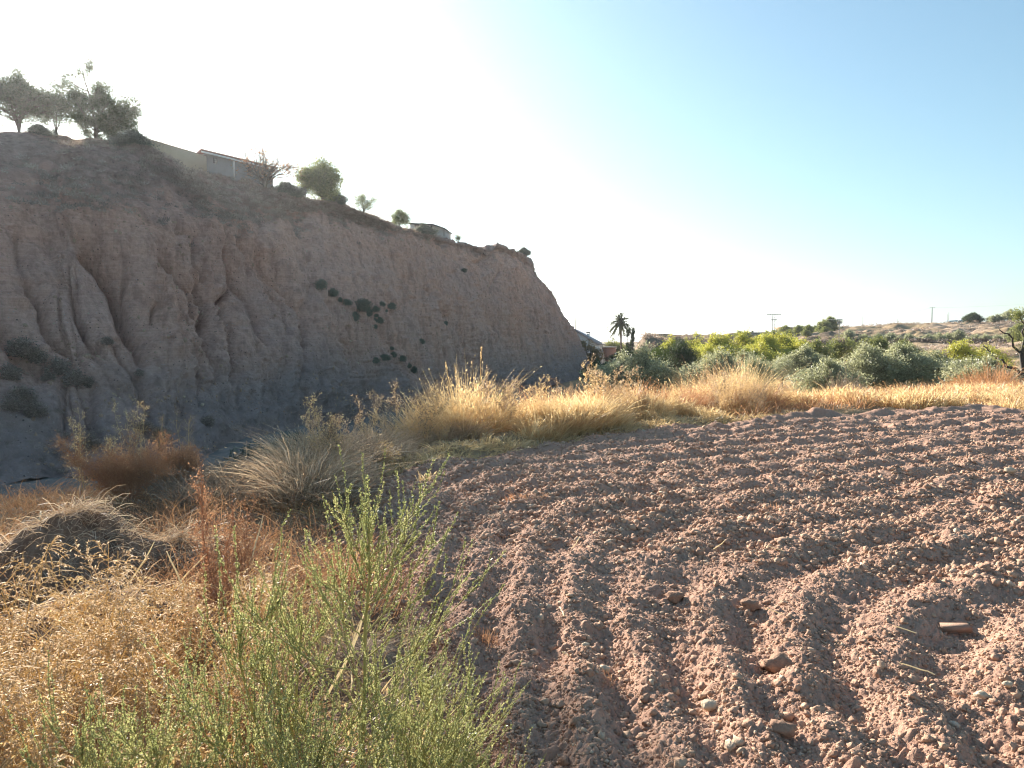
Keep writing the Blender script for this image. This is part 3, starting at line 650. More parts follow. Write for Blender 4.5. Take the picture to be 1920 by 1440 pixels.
grass_stuff('orchard_grass', x, y, 12, .2 + .2 * rng.random(len(x)), .9, .022, golden, 'straw coloured dry grass under the orchard trees', lean=.6, seed=10)
x, y = band(1500, 980, 1450, 2, 9, 11)
grass_stuff('hollow_grass', x, y, 22, .35 + .3 * rng.random(len(x)), .4, .012, rusty, 'brownish dry grass in the hollow behind the golden verge', lean=.7, seeds=3, seed=12, ss=(.05, .014))
# brush on the bank left of the verge, its shade put into the blade colour
x, y = band(2000, 300, 700, .1, 3.6, 13)
grass_stuff('shaded_brush', x, y, 13, .08 + .30 * rng.random(len(x)) ** 1.6, .35, .008, greyg, 'dry brush between the field and the ravine, greyed and darkened as cliff shade', lean=.9, curl=.6, seeds=2, seed=14, ss=(.025, .008))
# left foreground litter
def pts_px(n, x0, x1, y0, y1, seed, f=None):
    r = np.random.default_rng(seed); q = at0(r.uniform(x0, x1, n), r.uniform(y0, y1, n)); x_, y_ = q
    k = dist_edge(x_, y_) < .05
    if f is not None: k &= f(x_, y_, r)
    return x_[k], y_[k]
x, y = pts_px(1000, -250, 780, 930, 1900, 15)
grass_stuff('dry_litter', x, y, 15, .06 + .14 * rng.random(len(x)), .5, .006, straw, 'bleached straw litter and matted grass on the left foreground bank', lean=1.8, curl=.8, seeds=2, seed=16, ss=(.018, .006))
x, y = pts_px(700, -250, 700, 900, 1150, 17)
grass_stuff('red_brown_grass', x, y, 20, .10 + .22 * rng.random(len(x)), .35, .005, rusty, 'reddish brown dry grass behind the straw heap', lean=1., curl=.6, seeds=3, seed=18, ss=(.02, .006))
x, y = pts_px(380, -300, 640, 1080, 2200, 19, lambda x, y, r: r.random(len(x)) < sstep(-.4, .4, fbm(x * 1.5, y * 1.5, o=2, s=7)) + .3)
grass_stuff('tan_undergrowth', x, y, 16, .10 + .20 * rng.random(len(x)), .3, .0045, rusty, 'tan dry undergrowth filling the lower left corner', lean=1.1, curl=.9, seeds=1, seed=20, ss=(.016, .006))

# ---------------------------------------------------------------- branching plants
def plant(name, loc, rz, label, cat, rng, h, stems=1, nb=14, bl=.5, ns=8, sl_=.16, nl=14, lf=(.012, .005), stem_m=straw, leaf_m=tan_,
          ang=.9, up=.3, spread=.2, r0=.006, lang=.9, t0=.1, subang=.8, subup=.1, group=None, rv=.35, droop=.0, thr=.0014, K=5, part='seed_heads', subt=.2, leafbr=0):
    e = empty(name, loc, rz, label, cat, group)
    a = rng.random(stems) * 6.28; q = rng.random(stems) * spread
    top = np.stack([np.cos(a) * q, np.sin(a) * q, np.full(stems, 1.)], -1) * (h * (1 + (.15 if stems < 10 else .32) * rng.normal(size=stems)).clip(.35, 1.7))[:, None]
    s = np.linspace(0, 1, 7)[None, :, None]
    base = np.stack([np.cos(a), np.sin(a), 0 * a], -1)[:, None] * spread * h * .12
    M = base + top[:, None] * s + rng.normal(size=(stems, 7, 3)) * .012 * h * (s > 0)
    B = kids(rng, M, nb, t0, .97, ang, bl, up, K, .7); S_ = kids(rng, B, ns, subt, 1., subang, sl_, subup - droop, 4, .35)
    m = MB(); m.tubes(M, np.linspace(r0, r0 * .35, 7)[None], 5); m.build('stem', stem_m, e)
    m = MB(); m.tubes(B, np.linspace(r0 * .5, r0 * .2, K)[None], 3, .5); m.tubes(S_, np.linspace(thr, thr * .6, 4)[None], 3, .6); m.build('branches', stem_m, e)
    m = MB(); m.cards(*leafs(rng, S_, nl, lf[0], lf[1], lang, .05, 1., rv=rv, droop=droop))
    if leafbr: m.cards(*leafs(rng, B, leafbr, lf[0], lf[1], lang, .3, 1., rv=rv))
    m.build(part, leaf_m, e)
    return e
def gz(x, y): return float(surf_z(np.array([x]), np.array([y]))[0])
def spot(px_, D):
    """ground point under a pixel column at forward depth D"""
    x_ = (px_ - 960) / F * D; return np.array([x_, D, float(surf_z(np.array([x_]), np.array([D]))[0])])

# the tall green weed in the foreground and its neighbours: upright spikes packed with stubby leaves
def green_plant(loc, label, seed, h=1.2, stems=1, nb=30, bl=.55, ns=9, sl_=.2, nl=62, spread=.1, rz=0., lean=(0, 0), group=None):
    rng = np.random.default_rng(seed); e = empty('green_weed', loc, rz, label, 'weed', group)
    a = rng.random(stems) * 6.28; s = np.linspace(0, 1, 9)[None, :, None]
    top = np.stack([np.cos(a) * spread + lean[0], np.sin(a) * spread + lean[1], np.ones(stems)], -1) * (h * (1 + .12 * rng.normal(size=stems)) if stems > 1 else np.array([h]))[:, None]
    M = top[:, None] * s + rng.normal(size=(stems, 9, 3)) * .008 * (s > 0)
    B = kids(rng, M, nb, .06, .93, .80, bl, .28, 6, .66, .25)
    S_ = kids(rng, B, ns, .22, 1., .45, sl_, .28, 5, .3, .3)
    S2_ = kids(rng, M, 10, .82, 1., .35, sl_ * .8, .2, 5, .3, .2)
    S_ = np.concatenate([S_, S2_])
    for q_ in (S_,): 
        Lq = np.linalg.norm(q_[:, -1] - q_[:, 0], axis=-1)[:, None, None]; q_ += np.array([.06, .03, .20]) * Lq * np.linspace(0, 1, 5)[None, :, None] ** 1.2
    m = MB(); m.tubes(M, np.linspace(.0085, .0025, 9)[None], 7, .3); m.build('stem', greenst, e)
    m = MB(); m.tubes(B, np.linspace(.0026, .0013, 6)[None], 4, .6); m.tubes(S_, np.linspace(.0013, .0008, 5)[None], 3, .3); m.build('branches', greenst, e)
    m = MB(); m.cards(*leafs(rng, S_, int(nl * 1.5), .0065, .0034, .75, .02, 1., rv=.45, var=.25)); m.cards(*leafs(rng, B, 12, .012, .0045, .8, .3, 1., rv=.4))
    m.build('leaves', greenw, e); return e
green_plant((-.49, 2.3, gz(-.49, 2.3)), 'tallest green weed, one straight yellowish stem with upright leafy spikes, low centre foreground', 31, 1.19, 1, 38, .52, 6, .15, 85)
green_plant((-.70, 2.32, gz(-.7, 2.3)), 'green weed with short upright spikes just left of the tall straight stemmed one', 32, .84, 2, 15, .40, 6, .13, 75, .12)
green_plant((-.98, 1.95, gz(-1, 1.9)), 'low spreading green weed at the bottom edge among the tan dry weeds', 33, .60, 3, 16, .36, 6, .13, 65, .25)
green_plant((-.38, 2.15, gz(-.38, 2.1)), 'wide low green weed leaning over the field edge right of the tall stem', 34, .54, 3, 14, .32, 6, .14, 65, .30, lean=(.08, 0))
green_plant((-.16, 2.3, gz(-.1, 2.3)), 'rightmost green weed, thin spikes sticking out over the clods at the bottom', 35, .34, 3, 8, .22, 5, .14, 60, .35, lean=(.1, 0))
green_plant((-.58, 1.85, gz(-.6, 1.8)), 'bushy green weed at the bottom centre in front of the tall stem', 36, .58, 3, 17, .38, 6, .13, 60, .3)
green_plant((-.22, 2.75, gz(-.2, 2.7)), 'small green weed behind the tall stem at the edge of the furrows', 37, .48, 2, 11, .36, 5, .13, 60, .25)

# tan dry weeds, lower left
wl = [(60, 2.6, .95, 'tan dry weed with drooping seed sprays at the left edge of the picture'), (190, 3.0, .9, 'tan dry weed arching below the straw heap'),
      (330, 2.6, .85, 'tan dry weed left of the green weeds with curled sprays'), (20, 1.9, .75, 'pale dry weed in the very bottom left corner'),
      (250, 2.0, .65, 'pale tan weed at the bottom edge between the corner and the green weeds'), (420, 3.1, .85, 'brownish dry weed right behind the leftmost green spikes'),
      (-60, 3.2, 1.0, 'tall tan weed cut by the left edge below the straw heap'), (330, 3.7, .8, 'dry weed with long feathery branches at the foot of the straw heap'), (140, 2.25, .8, 'dense tan weed in the lower left, nearest the camera')]
for k, (px_, D, h_, lb) in enumerate(wl):
    plant('dry_weed', spot(px_, D), 0, lb, 'weed', np.random.default_rng(50 + k), h_ * .66, 3, 15, .34, 14, .10, 9, (.0085, .0035), straw, tan_, 1.0, .1, .5, .004, 1.0, subang=.9, subup=-.3, droop=.25, thr=.0017, leafbr=4)
tw = [plant('curly_weed', spot(px_, D), 0, lb, 'weed', np.random.default_rng(60 + k), h_, 4, 13, .26, 13, .085, 8, (.010, .004), straw, [tan_, straw, rusty][k], 1.0, .12, .5, .004, .8, subang=1.0, subup=-.45, droop=.2, thr=.0019, leafbr=3)
      for k, (px_, D, h_, lb) in enumerate([(100, 2.9, .5, 'curly tan weed below the straw heap, near the left edge'), (210, 2.45, .48, 'pale curly weed with drooping sprays, left of centre of the lower left corner'), (300, 3.2, .45, 'reddish curly weed below the straw heap, right side')])]
for k, (px_, D, s_, lb) in enumerate([(10, 2.5, 1.1, 'curly tan weed cut by the left edge'), (150, 2.0, 1., 'curly pale weed at the bottom, nearest the lower left corner'), (400, 2.7, .9, 'curly reddish weed touching the leftmost green spikes'), (60, 3.6, 1., 'curly tan weed right under the large straw heap'),
        (250, 3.7, .9, 'curly pale weed under the right side of the straw heaps'), (360, 2.15, .8, 'curly reddish weed at the bottom among the green spikes'), (-40, 2.1, 1.1, 'curly tan weed in the extreme lower left corner'), (470, 3.4, .8, 'curly pale weed between the rust red stems and the tall green weed'), (390, 3.6, .9, 'curly reddish weed at the foot of the rust red stems'),
        (540, 3.9, .7, 'small curly tan weed behind the tall green weed'), (290, 2.3, .8, 'curly pale weed between the bottom edge and the straw'), (140, 4.0, .8, 'curly reddish weed in the dark gap below the large heap')]):
    dup(tw[k % 3], spot(px_, D), k * 1.4, s_, lb)
# reddish upright stems
for k, (px_, D, h_) in enumerate([(385, 4.6, .74), (415, 4.3, .55), (365, 4.1, .5), (440, 4.9, .5)]):
    plant('red_stemmed_weed', spot(px_, D), 0, ['tallest rust red dead weed standing right of the straw heap', 'rust red dead weed just right of the tallest one', 'short rust red weed in front of the tallest one', 'rust red weed farthest right, behind the green spikes'][k], 'weed',
          np.random.default_rng(70 + k), h_, 5, 9, .22, 6, .07, 9, (.010, .005), redst, redst, .5, .3, .25, .004, .9, thr=.0008, subang=.6)
# rusty bush and feathery golden weeds behind the heap
plant('rusty_bush', spot(235, 8.0), 0, 'rusty brown rounded dry bush behind the straw heap in front of the cliff', 'bush', np.random.default_rng(80), .38, 24, 12, .24, 8, .11, 10, (.014, .005), redst, rusty, .6, .2, 1.1, .004, .9, thr=.001)
plant('rusty_bush', spot(330, 8.8), 0, 'dark rusty dry bush to the right of the rounded one, half in shade', 'bush', np.random.default_rng(81), .36, 20, 12, .24, 8, .11, 10, (.014, .005), redst, rusty, .6, .2, 1.1, .004, .9, thr=.001)
for k, (px_, D, h_, lb) in enumerate([(150, 8.6, .95, 'thin golden tipped weed left of the rusty bush, leftmost against the cliff'), (200, 8.7, .85, 'golden tipped weed directly above the rusty bush'), (262, 9.0, 1.35, 'tallest golden tipped weed against the cliff shade'), (240, 9.2, 1.25, 'slender weed just left of the tallest golden tipped one'), (300, 9.2, 1.1, 'greyish slender weed right of the tallest golden tipped one'), (345, 9.6, 1.15, 'shaded slender weed, rightmost against the cliff foot')]):
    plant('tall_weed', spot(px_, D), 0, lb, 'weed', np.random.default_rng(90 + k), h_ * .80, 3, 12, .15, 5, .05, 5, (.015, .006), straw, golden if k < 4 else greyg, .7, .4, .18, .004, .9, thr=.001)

# branching dry weeds standing along the verge: three shapes, copied
rngv = np.random.default_rng(300)
vp = [plant('verge_weed', (0, 0, 0), 0, 'branching straw coloured weed among the verge grass', 'weed', np.random.default_rng(400 + k), .8, 4, 9, .26, 6, .10, 9, (.022, .009), straw, [golden, tan_, greyg][k], .65, .35, .45, .004, .9, thr=.0016, subang=.7, group='branching dry weeds along the verge') for k in range(3)]
vx, vy = band(27, 560, 1500, .3, 2.4, 401)
_o = np.argsort(-vx / vy)[::-1]; vx, vy = vx[_o], vy[_o]
ORD = ['first', 'second', 'third', 'fourth', 'fifth', 'sixth', 'seventh', 'eighth', 'ninth', 'tenth', 'eleventh', 'twelfth', 'thirteenth', 'fourteenth', 'fifteenth', 'sixteenth', 'seventeenth', 'eighteenth', 'nineteenth', 'twentieth'] + ['twenty-' + q for q in ('first', 'second', 'third', 'fourth', 'fifth', 'sixth', 'seventh', 'eighth', 'ninth')]
for k in range(len(vx)):
    l_ = (vx[k], vy[k], gz(vx[k], vy[k])); s_ = .6 + .6 * rngv.random()
    lb_ = 'branching straw coloured weed among the verge grass, ' + ORD[k] + ' of its kind from the left'
    if k < 3: vp[k].location = l_; vp[k].scale = (s_,) * 3; vp[k]['label'] = lb_
    else: dup(vp[k % 3], l_, k * 1.1, s_, lb_)
# straw heap
def straw_heap(px_, D, rx, ry, h, label, seed):
    rng = np.random.default_rng(seed); c = spot(px_, D); e = empty('straw_heap', c, 0, label, 'straw heap')
    u = np.linspace(0, 2 * pi, 120, endpoint=False); v = np.linspace(0, 1, 44); U, Vv = np.meshgrid(u, v)
    rr_ = Vv * (1 + .18 * fbm(np.cos(U) * 1.3 + seed, np.sin(U) * 1.3, o=3, s=seed)); hh = h * (1 - Vv ** 2.2) ** .8 * (1 + .22 * fbm(rr_ * np.cos(U) * 2.2, rr_ * np.sin(U) * 2.2, o=3, s=seed + 1)) - .05
    pts = np.stack([rx * rr_ * np.cos(U), ry * rr_ * np.sin(U), hh + .03 * fbm(rr_ * np.cos(U) * 9, rr_ * np.sin(U) * 9, o=3, s=seed + 2)], -1)
    n_ = 120; j = np.arange(n_); i = np.arange(43)[:, None] * n_
    Fq = np.stack([i + j, i + n_ + j, i + n_ + (j + 1) % n_, i + (j + 1) % n_], -1).reshape(-1, 4)
    mesh_obj('matted_mound', pts.reshape(-1, 3), Fq, M_hay, e, True)
    N_ = int(5200 * rx * ry); k = rng.integers(0, 43 * n_, N_); b = pts.reshape(-1, 3)[k] + rng.normal(size=(N_, 3)) * .02
    out = nrm(b * np.array([1, 1, .3]) + 1e-6); d_ = nrm(out * .25 + rng.normal(size=(N_, 3)) * np.array([.9, .9, .35]) + np.array([.2, -.15, -.05])); L = .05 + .20 * rng.random(N_) ** 2
    s = np.linspace(0, 1, 4)[None, :, None]
    C = b[:, None] + d_[:, None] * L[:, None, None] * s + np.array([0, 0, .35]) * L[:, None, None] * s * (1 - s) * 2
    m = MB(); m.strips(C, .0035, nrm(np.cross(d_, rdir(rng, N_))), rng.random(N_)); m.build('loose_straw', tan_, e)
    return e
straw_heap(125, 5.5, .80, .6, .56, 'large rounded heap of matted grey straw on the left bank', 121)
straw_heap(190, 4.25, .62, .42, .26, 'lower flat heap of matted straw in front of the large one', 123)
straw_heap(330, 5.9, .5, .5, .22, 'small loose heap of dry straw right of the large one', 125)

# white broken stalks
def stalk(px_, D, az, L, r, label, mat=None, dz=.05, tilt=.1, name='broken_stalk'):
    rng = np.random.default_rng(int(px_ + D * 100)); c = spot(px_, D) + np.array([0, 0, dz]); s = np.linspace(-.5, .5, 6)[:, None]
    d_ = np.array([cos(az), sin(az), tilt]); C = d_ * L * s + np.array([-sin(az), cos(az), 0]) * (.15 * L * s * s) + rng.normal(size=(6, 3)) * r * .5
    m = MB(); m.tubes(C[None], np.full((1, 6), r * 1.1) * np.array([.8, 1, 1, 1, .9, .5]), 6, .95)
    return tag(m.build(name, mat or stalk_m, smooth=True, loc=tuple(c)), label, 'stalk')
for q in [(1056, 4.55, 1.7, .12, .0045, 'short bright white straw lying in a furrow left of centre of the field'), (1083, 5.9, 1.25, .26, .003, 'long thin straw lying on the clods above the short white one'),
          (1356, 6.3, .95, .25, .003, 'thin pale straw lying on the field under the middle furrows'), (1461, 5.9, 2.3, .14, .0025, 'thin bent straw on the field right of centre'),
          (1460, 4.6, 2.4, .12, .0025, 'little pale straw halfway down the right part of the field'), (1062, 4.0, 2.2, .05, .003, 'tiny white straw chip below the bright white one'),
          (1735, 3.8, 2.5, .16, .0025, 'pale straw near the lower right of the field'), (1710, 4.3, 2.4, .12, .0025, 'curved pale straw on the right part of the field')]:
    stalk(*q)
for q in [(255, 4.6, 1.2, .22, .004, 'bleached stalk standing crooked in front of the straw heap'), (325, 4.5, 2.4, .25, .005, 'white broken stalk, left one of the crossed pair right of the heap'), (335, 4.45, .4, .28, .004, 'white broken stalk, right one of the crossed pair right of the heap'),
          (68, 5.5, 2.0, .14, .006, 'curled white stalk on top of the large straw heap'), (475, 5.2, 1.5, .3, .005, 'pale yellow upright stalk behind the green spikes'), (645, 3.2, 1.1, .26, .005, 'long white stalk leaning behind the tall green weed')]:
    stalk(*q, dz=.32 if q[0] != 68 else .50, tilt=1. if q[0] != 68 else .3)

x, y = band(900, 540, 1500, -.35, .5, 23)
grass_stuff('verge_litter', x, y, 14, .05 + .12 * rng.random(len(x)), .3, .009, straw, 'short straw litter along the edge of the ploughed field', lean=1.6, curl=.7, seed=24)
# tall golden clumps on the verge
def clump(px_, D, h, wdt, n, mat, label, seed, seeds=4, lean=.9, name='dry_grass_clump', bw=.007, mat2=None, tn=60, ss=(.045, .012)):
    rng = np.random.default_rng(seed); c = spot(px_, D); e = empty(name, c, 0, label, 'grass clump')
    a = rng.random(n) * 6.28; q = np.sqrt(rng.random(n)); cx = c[0] + np.cos(a) * q * wdt / 2; cy = c[1] + np.sin(a) * q * wdt * .35
    hh = h * (1 - .5 * q ** 2) * (.75 + .35 * rng.random(n))
    C, W, Sd, rn = tussocks(rng, cx, cy, tn, hh, .16, bw, lean=.55 * lean, curl=.3, K=5, cz=surf_z(cx, cy) - .02)
    C = C + (np.stack([cx - c[0], cy - c[1], 0 * cx], -1).repeat(tn, 0) * lean * .5)[:, None] * np.linspace(0, 1, 5)[None, :, None] - c
    m = MB(); m.strips(C, W, Sd, rn); m.build('blades', mat, e)
    m = MB(); pick = C[rng.random(len(C)) < .45]; m.cards(*leafs(rng, pick, seeds, ss[0], ss[1], .4, .65, 1., rv=.6)); m.build('seed_heads', mat2 or mat, e)
    return e
clump(862, 13.6, 1.08, 1.5, 34, golden, 'tallest golden dry grass clump on the verge in front of the cliff', 140, 6)
clump(800, 13.2, .8, 1.2, 22, golden, 'golden dry clump on the left side of the tallest one', 141, 6)
clump(930, 14.2, .7, 1.1, 20, straw, 'straw coloured clump leaning right beside the tallest one', 142, 5, 1.2)
clump(705, 12.6, .62, 1.2, 20, tan_, 'greyish dry clump with fine twigs between the shade and the golden clumps', 143, 5)
clump(640, 11.8, .50, 1.2, 22, tan_, 'pale feathery dry clump where the cliff shade starts', 144, 12, .6, bw=.005, tn=36)
clump(1375, 19.8, 1.15, 1.9, 34, golden, 'round golden grass mound at the bend of the field edge', 145, 5, 1.1)
clump(1300, 20.5, .95, 1.7, 26, golden, 'pale golden grass mound on the left of the round one', 146, 5, 1.)
clump(1240, 20, .7, 1.3, 16, golden, 'low golden clump left of the two mounds', 147, 5)
clump(1330, 24, 1.45, 1.6, 22, rusty, 'brownish twiggy dry bush rising behind the golden mounds', 148, 6, .8)
clump(1160, 25.5, 1.25, 1.6, 24, tan_, 'large tan dry bush near the cliff tip', 149, 6, .9, name='dry_bush')
clump(1110, 26, 1.25, 1.3, 18, golden, 'golden tan dry bush touching the cliff tip', 150, 6, .8, name='dry_bush')
clump(1175, 24, .7, 1., 12, rusty, 'dark rusty low bush in front of the large tan one', 151, 5, .8, name='dry_bush')
clump(1068, 27, .7, .9, 12, rusty, 'small round brown bush at the foot of the cliff tip', 152, 5, .7, name='dry_bush')
clump(1585, 26, 1.05, .55, 10, greyg, 'dark greyish upright dead weed in the meadow', 153, 7, .5, name='dead_weed')
clump(1612, 27, .6, .8, 8, greyg, 'low grey dead weed at the foot of the upright one', 154, 6, .7, name='dead_weed')
clump(1860, 36, 1.3, 2.6, 14, rusty, 'brown dry bush below the gnarled tree', 155, 5, .9, name='dry_bush', bw=.014, ss=(.08, .02))
clump(1800, 38, .9, 2.2, 12, rusty, 'low reddish bush under the yellow green tree', 156, 5, .9, name='dry_bush', bw=.014, ss=(.08, .02))
clump(905, 4.3, .09, .2, 5, redst, 'small rust brown grass tuft at the field edge beside the green weeds', 157, 2, .8, bw=.003, tn=70, ss=(.014, .003))
clump(975, 7.9, .10, .3, 5, redst, 'low rust brown tuft in the furrows behind the green weeds', 158, 2, .9, bw=.004, tn=60, ss=(.014, .003))
clump(1138, 3.75, .045, .12, 4, redst, 'tiny orange brown tuft among the near clods', 159, 2, .9, bw=.002, tn=60, ss=(.014, .003))
clump(1460, 7.7, .10, .12, 2, redst, 'thin reddish tuft alone in the middle of the field', 160, 2, .4, bw=.003, tn=30, ss=(.014, .003))
clump(803, 9.2, .16, .16, 2, straw, 'white bleached stubble tuft at the left edge of the field', 161, 0 + 1, .3, bw=.006, tn=16)
# reeds in the tallest clump
def reed(px_, D, h, bend, label, seed, leaf=True, top=True):
    rng = np.random.default_rng(seed); c = spot(px_, D); e = empty('reed', c, 0, label, 'reed')
    s = np.linspace(0, 1, 8)[:, None]; C = (np.array([bend, .05, 1.]) * h * s + np.array([bend * .5, 0, 0]) * h * s * s)[None]
    m = MB(); m.tubes(C, np.linspace(.009, .004, 8)[None], 6, .7); m.build('cane', straw, e, True)
    if leaf:
        B = kids(rng, C, 11, .35, .98, .6, .38, -.55, 5, .3); Sd = nrm(np.cross(B[:, 1] - B[:, 0], rdir(rng, len(B))))
        m = MB(); m.strips(B, np.array([.022, .03, .024, .014, .002])[None], Sd, rng.random(len(B))); m.build('leaves', bgreen if seed % 2 else tan_, e)
    if top:
        m = MB(); m.cards(*leafs(rng, C[:, -2:], 60, .05, .010, .25, .0, 1., rv=.8)); m.build('plume', golden, e)
    return e
reed(897, 14.0, 1.62, .02, 'tallest reed cane with a pale plume above the golden clump', 171, False)
reed(858, 14.0, 1.45, -.1, 'reed cane leaning left above the golden clump', 172, False)
reed(885, 14.1, 1.05, .03, 'short reed with green leaves in the middle of the golden clump', 173, True, False)
reed(866, 14.2, 1.1, -.02, 'brown leafed reed left in the golden clump', 174, True, False)
reed(905, 14.3, 1.05, .08, 'brown leafed reed on the right side of the golden clump', 176, True)
reed(925, 14.3, .85, .15, 'low reed with bright green tip, rightmost in the golden clump', 175, True, False)
plant('bare_twig_weed', spot(985, 17.5), 0, 'dark candelabra shaped weed standing behind the verge under the cliff', 'weed', np.random.default_rng(180), .75, 1, 8, .22, 4, .06, 5, (.03, .015), greyg, greyg, .9, .7, .1, .006, .9, thr=.002)
plant('pale_twig_weed', spot(738, 10.2), 0, 'whitish twiggy dead weed at the left edge of the ploughed field', 'weed', np.random.default_rng(181), .32, 4, 6, .14, 4, .05, 4, (.015, .008), straw, straw, .8, .3, .6, .004, .9, thr=.0015)
plant('spiky_weed', spot(150, 3.1), 0, 'open tan weed with long bare side sprays in front of the straw heaps', 'weed', np.random.default_rng(182), .66, 1, 14, .32, 8, .06, 10, (.010, .004), straw, tan_, 1.1, .15, .3, .003, .9, thr=.0009)

# a few stones
def stone(px_, D, s, label, seed, mat=None, sc=(1, .8, .6)):
    v, f = ico(3); k = seed; v = v * (1 + (.34 if 'clod' in label else .2) * fbm(v[:, 0] * 1.6 + k, v[:, 1] * 1.6, v[:, 2] * 1.6, o=5, s=k, g=.62))[:, None] * np.array(sc) * s
    c = spot(px_, D); c[2] += s * .45
    return tag(mesh_obj('stone', v, f, mat or stone_m, smooth=True, loc=tuple(c)), label, 'stone')
for q in [(1818, 19.5, .10, 'white stone on the dark mound at the far corner of the field', 3), (1137, 3.9, .028, 'round cream stone beside the tiny orange tuft', 5), (1101, 4.15, .022, 'small cream pebble left of the round cream stone', 6),
          (1272, 4.95, .06, 'big rounded brown clod in the lower middle of the field', 7), (1470, 3.95, .085, 'largest earth clod right of the bottom centre', 8), (1413, 4.85, .06, 'reddish clod casting a shadow right of the middle', 9),
          (1900, 9.3, .06, 'cream stone at the right edge halfway up the field', 10), (1860, 3.6, .03, 'egg shaped cream stone near the lower right corner', 11), (1910, 3.6, .022, 'cream pebble at the right edge near the lower corner', 12),
          (1480, 3.2, .05, 'sandy clod at the bottom edge right of centre', 13), (1340, 3.5, .04, 'flat pointed stone near the bottom of the field', 14)]:
    stone(*q, mat=M_clod if 'clod' in q[3] else None)
v = MB().prism([(-.09, -.02, 0), (.09, -.025, 0), (.085, .02, .01), (-.07, .03, .008)], (0, .004, .03)); o = v.build('clay_fragment', brick_m, loc=tuple(spot(1805, 4.55) + np.array([0, 0, .02])))
tag(o, 'flat oblong piece of clay brick on the right part of the field', 'brick')

# ---------------------------------------------------------------- trees
def tree(name, loc, label, rng, h, wd, th=.3, trunk_r=.08, leaf_m=olive, bark_m=bark, nl=(14, 7, 5), leaves=14, lf=(.075, .022), jit=.12, multi=3, up=.25, group=None, ang=.75, cat='tree', rv=.35, droop=.1, flat=1., lowc=0.):
    """trunk(s) -> limbs -> twigs -> leaves; th = fraction of height that is clear trunk"""
    e = empty(name, loc, rng.random() * 6.28, label, cat, group)
    a = np.arange(multi) * 6.28 / multi + rng.random(multi); s = np.linspace(0, 1, 6)[None, :, None]
    q = (.28 * wd * rng.random(multi) if multi > 1 else np.zeros(multi))
    tip = np.stack([np.cos(a) * q, np.sin(a) * q, np.full(multi, h * .72)], -1)
    M = tip[:, None] * s * np.array([1, 1, 1]) + rng.normal(size=(multi, 6, 3)) * .035 * h * s * (1 - s * .5); M[:, 0, :2] *= .2
    M[:, :, :2] *= (s ** .8)
    L1 = kids(rng, M, nl[0], th, 1., ang, wd * .42, up, 5, .45, .22)
    L1[..., 2] = L1[..., 2] * flat + (1 - flat) * L1[:, :1, 2]
    L2 = kids(rng, L1, nl[1], .2, 1., .75, wd * .19, up * .6, 4, .4)
    L3 = kids(rng, L2, nl[2], .2, 1., .8, wd * .085, .05 - droop, 3, .3)
    sd_ = int(rng.integers(1, 9999))
    def shape(A_):
        zt = (A_[..., 2:3] / h).clip(0, 1.15); an_ = np.arctan2(A_[..., 1:2], A_[..., 0:1])
        f = (.30 + .85 * np.sin(pi * (zt / 1.12).clip(0, 1) ** .75).clip(0, 1) ** .7) * (1 + .30 * vn(np.cos(an_) * 1.6 + 5, np.sin(an_) * 1.6 + zt * 3.2, s=sd_))
        B_ = A_.copy(); B_[..., :2] *= f; B_[..., 2:3] *= 1 + .10 * vn(np.cos(an_) * 1.3, np.sin(an_) * 1.3, s=sd_ + 1) * zt; return B_
    L1, L2, L3 = shape(L1), shape(L2), shape(L3)
    kz = h / max(np.percentile(L3[..., 2], 98), .1); kr = (wd / 2) / max(np.percentile(np.hypot(L3[..., 0], L3[..., 1]), 92), .1); kk = np.array([kr, kr, kz])
    M, L1, L2, L3 = M * kk, L1 * kk, L2 * kk, L3 * kk
    mid = L3[:, 1] / h * 4.2; keep = vn(mid[:, 0], mid[:, 1], mid[:, 2], s=sd_ + 2) > -.22; L3 = L3[keep] if keep.sum() > 30 else L3
    r = np.array([1, .8, .65, .5, .38, .25]) * trunk_r
    m = MB(); m.tubes(M, r[None], 7); m.build('trunk', bark_m, e, True)
    m = MB(); m.tubes(L1, np.linspace(trunk_r * .32, trunk_r * .1, 5)[None], 5); m.tubes(L2, np.linspace(trunk_r * .12, trunk_r * .05, 4)[None], 3); m.build('limbs', bark_m, e)
    m = MB(); m.cards(*leafs(rng, L3, leaves, lf[0], lf[1], .8, .0, 1., jitter=jit, rv=rv, droop=droop))
    if lowc: # skirt of foliage down to the ground
        k = rng.integers(0, len(L3), int(len(L3) * lowc)); Lq = L3[k] * np.array([.95, .95, .45]); m.cards(*leafs(rng, Lq, leaves, lf[0], lf[1], .8, .0, 1., jitter=jit, rv=rv))
    c = m.build('crown', leaf_m, e); return e
def T(px_, D, h, wd, label, seed, **k):
    p = spot(px_, D); p[2] -= .05; return tree(k.pop('name', 'olive_tree'), p, label, np.random.default_rng(seed), h, wd, **k)
ol = dict(multi=4, th=.06, lowc=.5, trunk_r=.06, lf=(.11, .04), leaves=13)
T(1208, 42, 2.45, 4.0, 'big silvery olive right below the palm', 301, **ol)
T(1172, 46, 2.0, 3.2, 'smaller olive on the left flank of the big silvery one', 302, **ol)
T(1278, 50, 2.6, 2.6, 'dark shadowy tree between the two big olives', 303, name='dark_tree', leaf_m=dgreen, multi=4, th=.05, lowc=.7, leaves=20)  # the shadow on this tree is put into its dark leaf colour
T(1345, 45, 2.0, 4.2, 'wide grey green olive behind the golden mounds', 304, **ol)
T(1395, 48, 1.75, 3.4, 'olive right of the wide one, below the yellow green trees', 319, **ol)
T(1416, 37, 1.75, 1.4, 'pale silver young olive in front of the others', 305, leaf_m=olive, multi=4, th=.08, lowc=.5, trunk_r=.03)
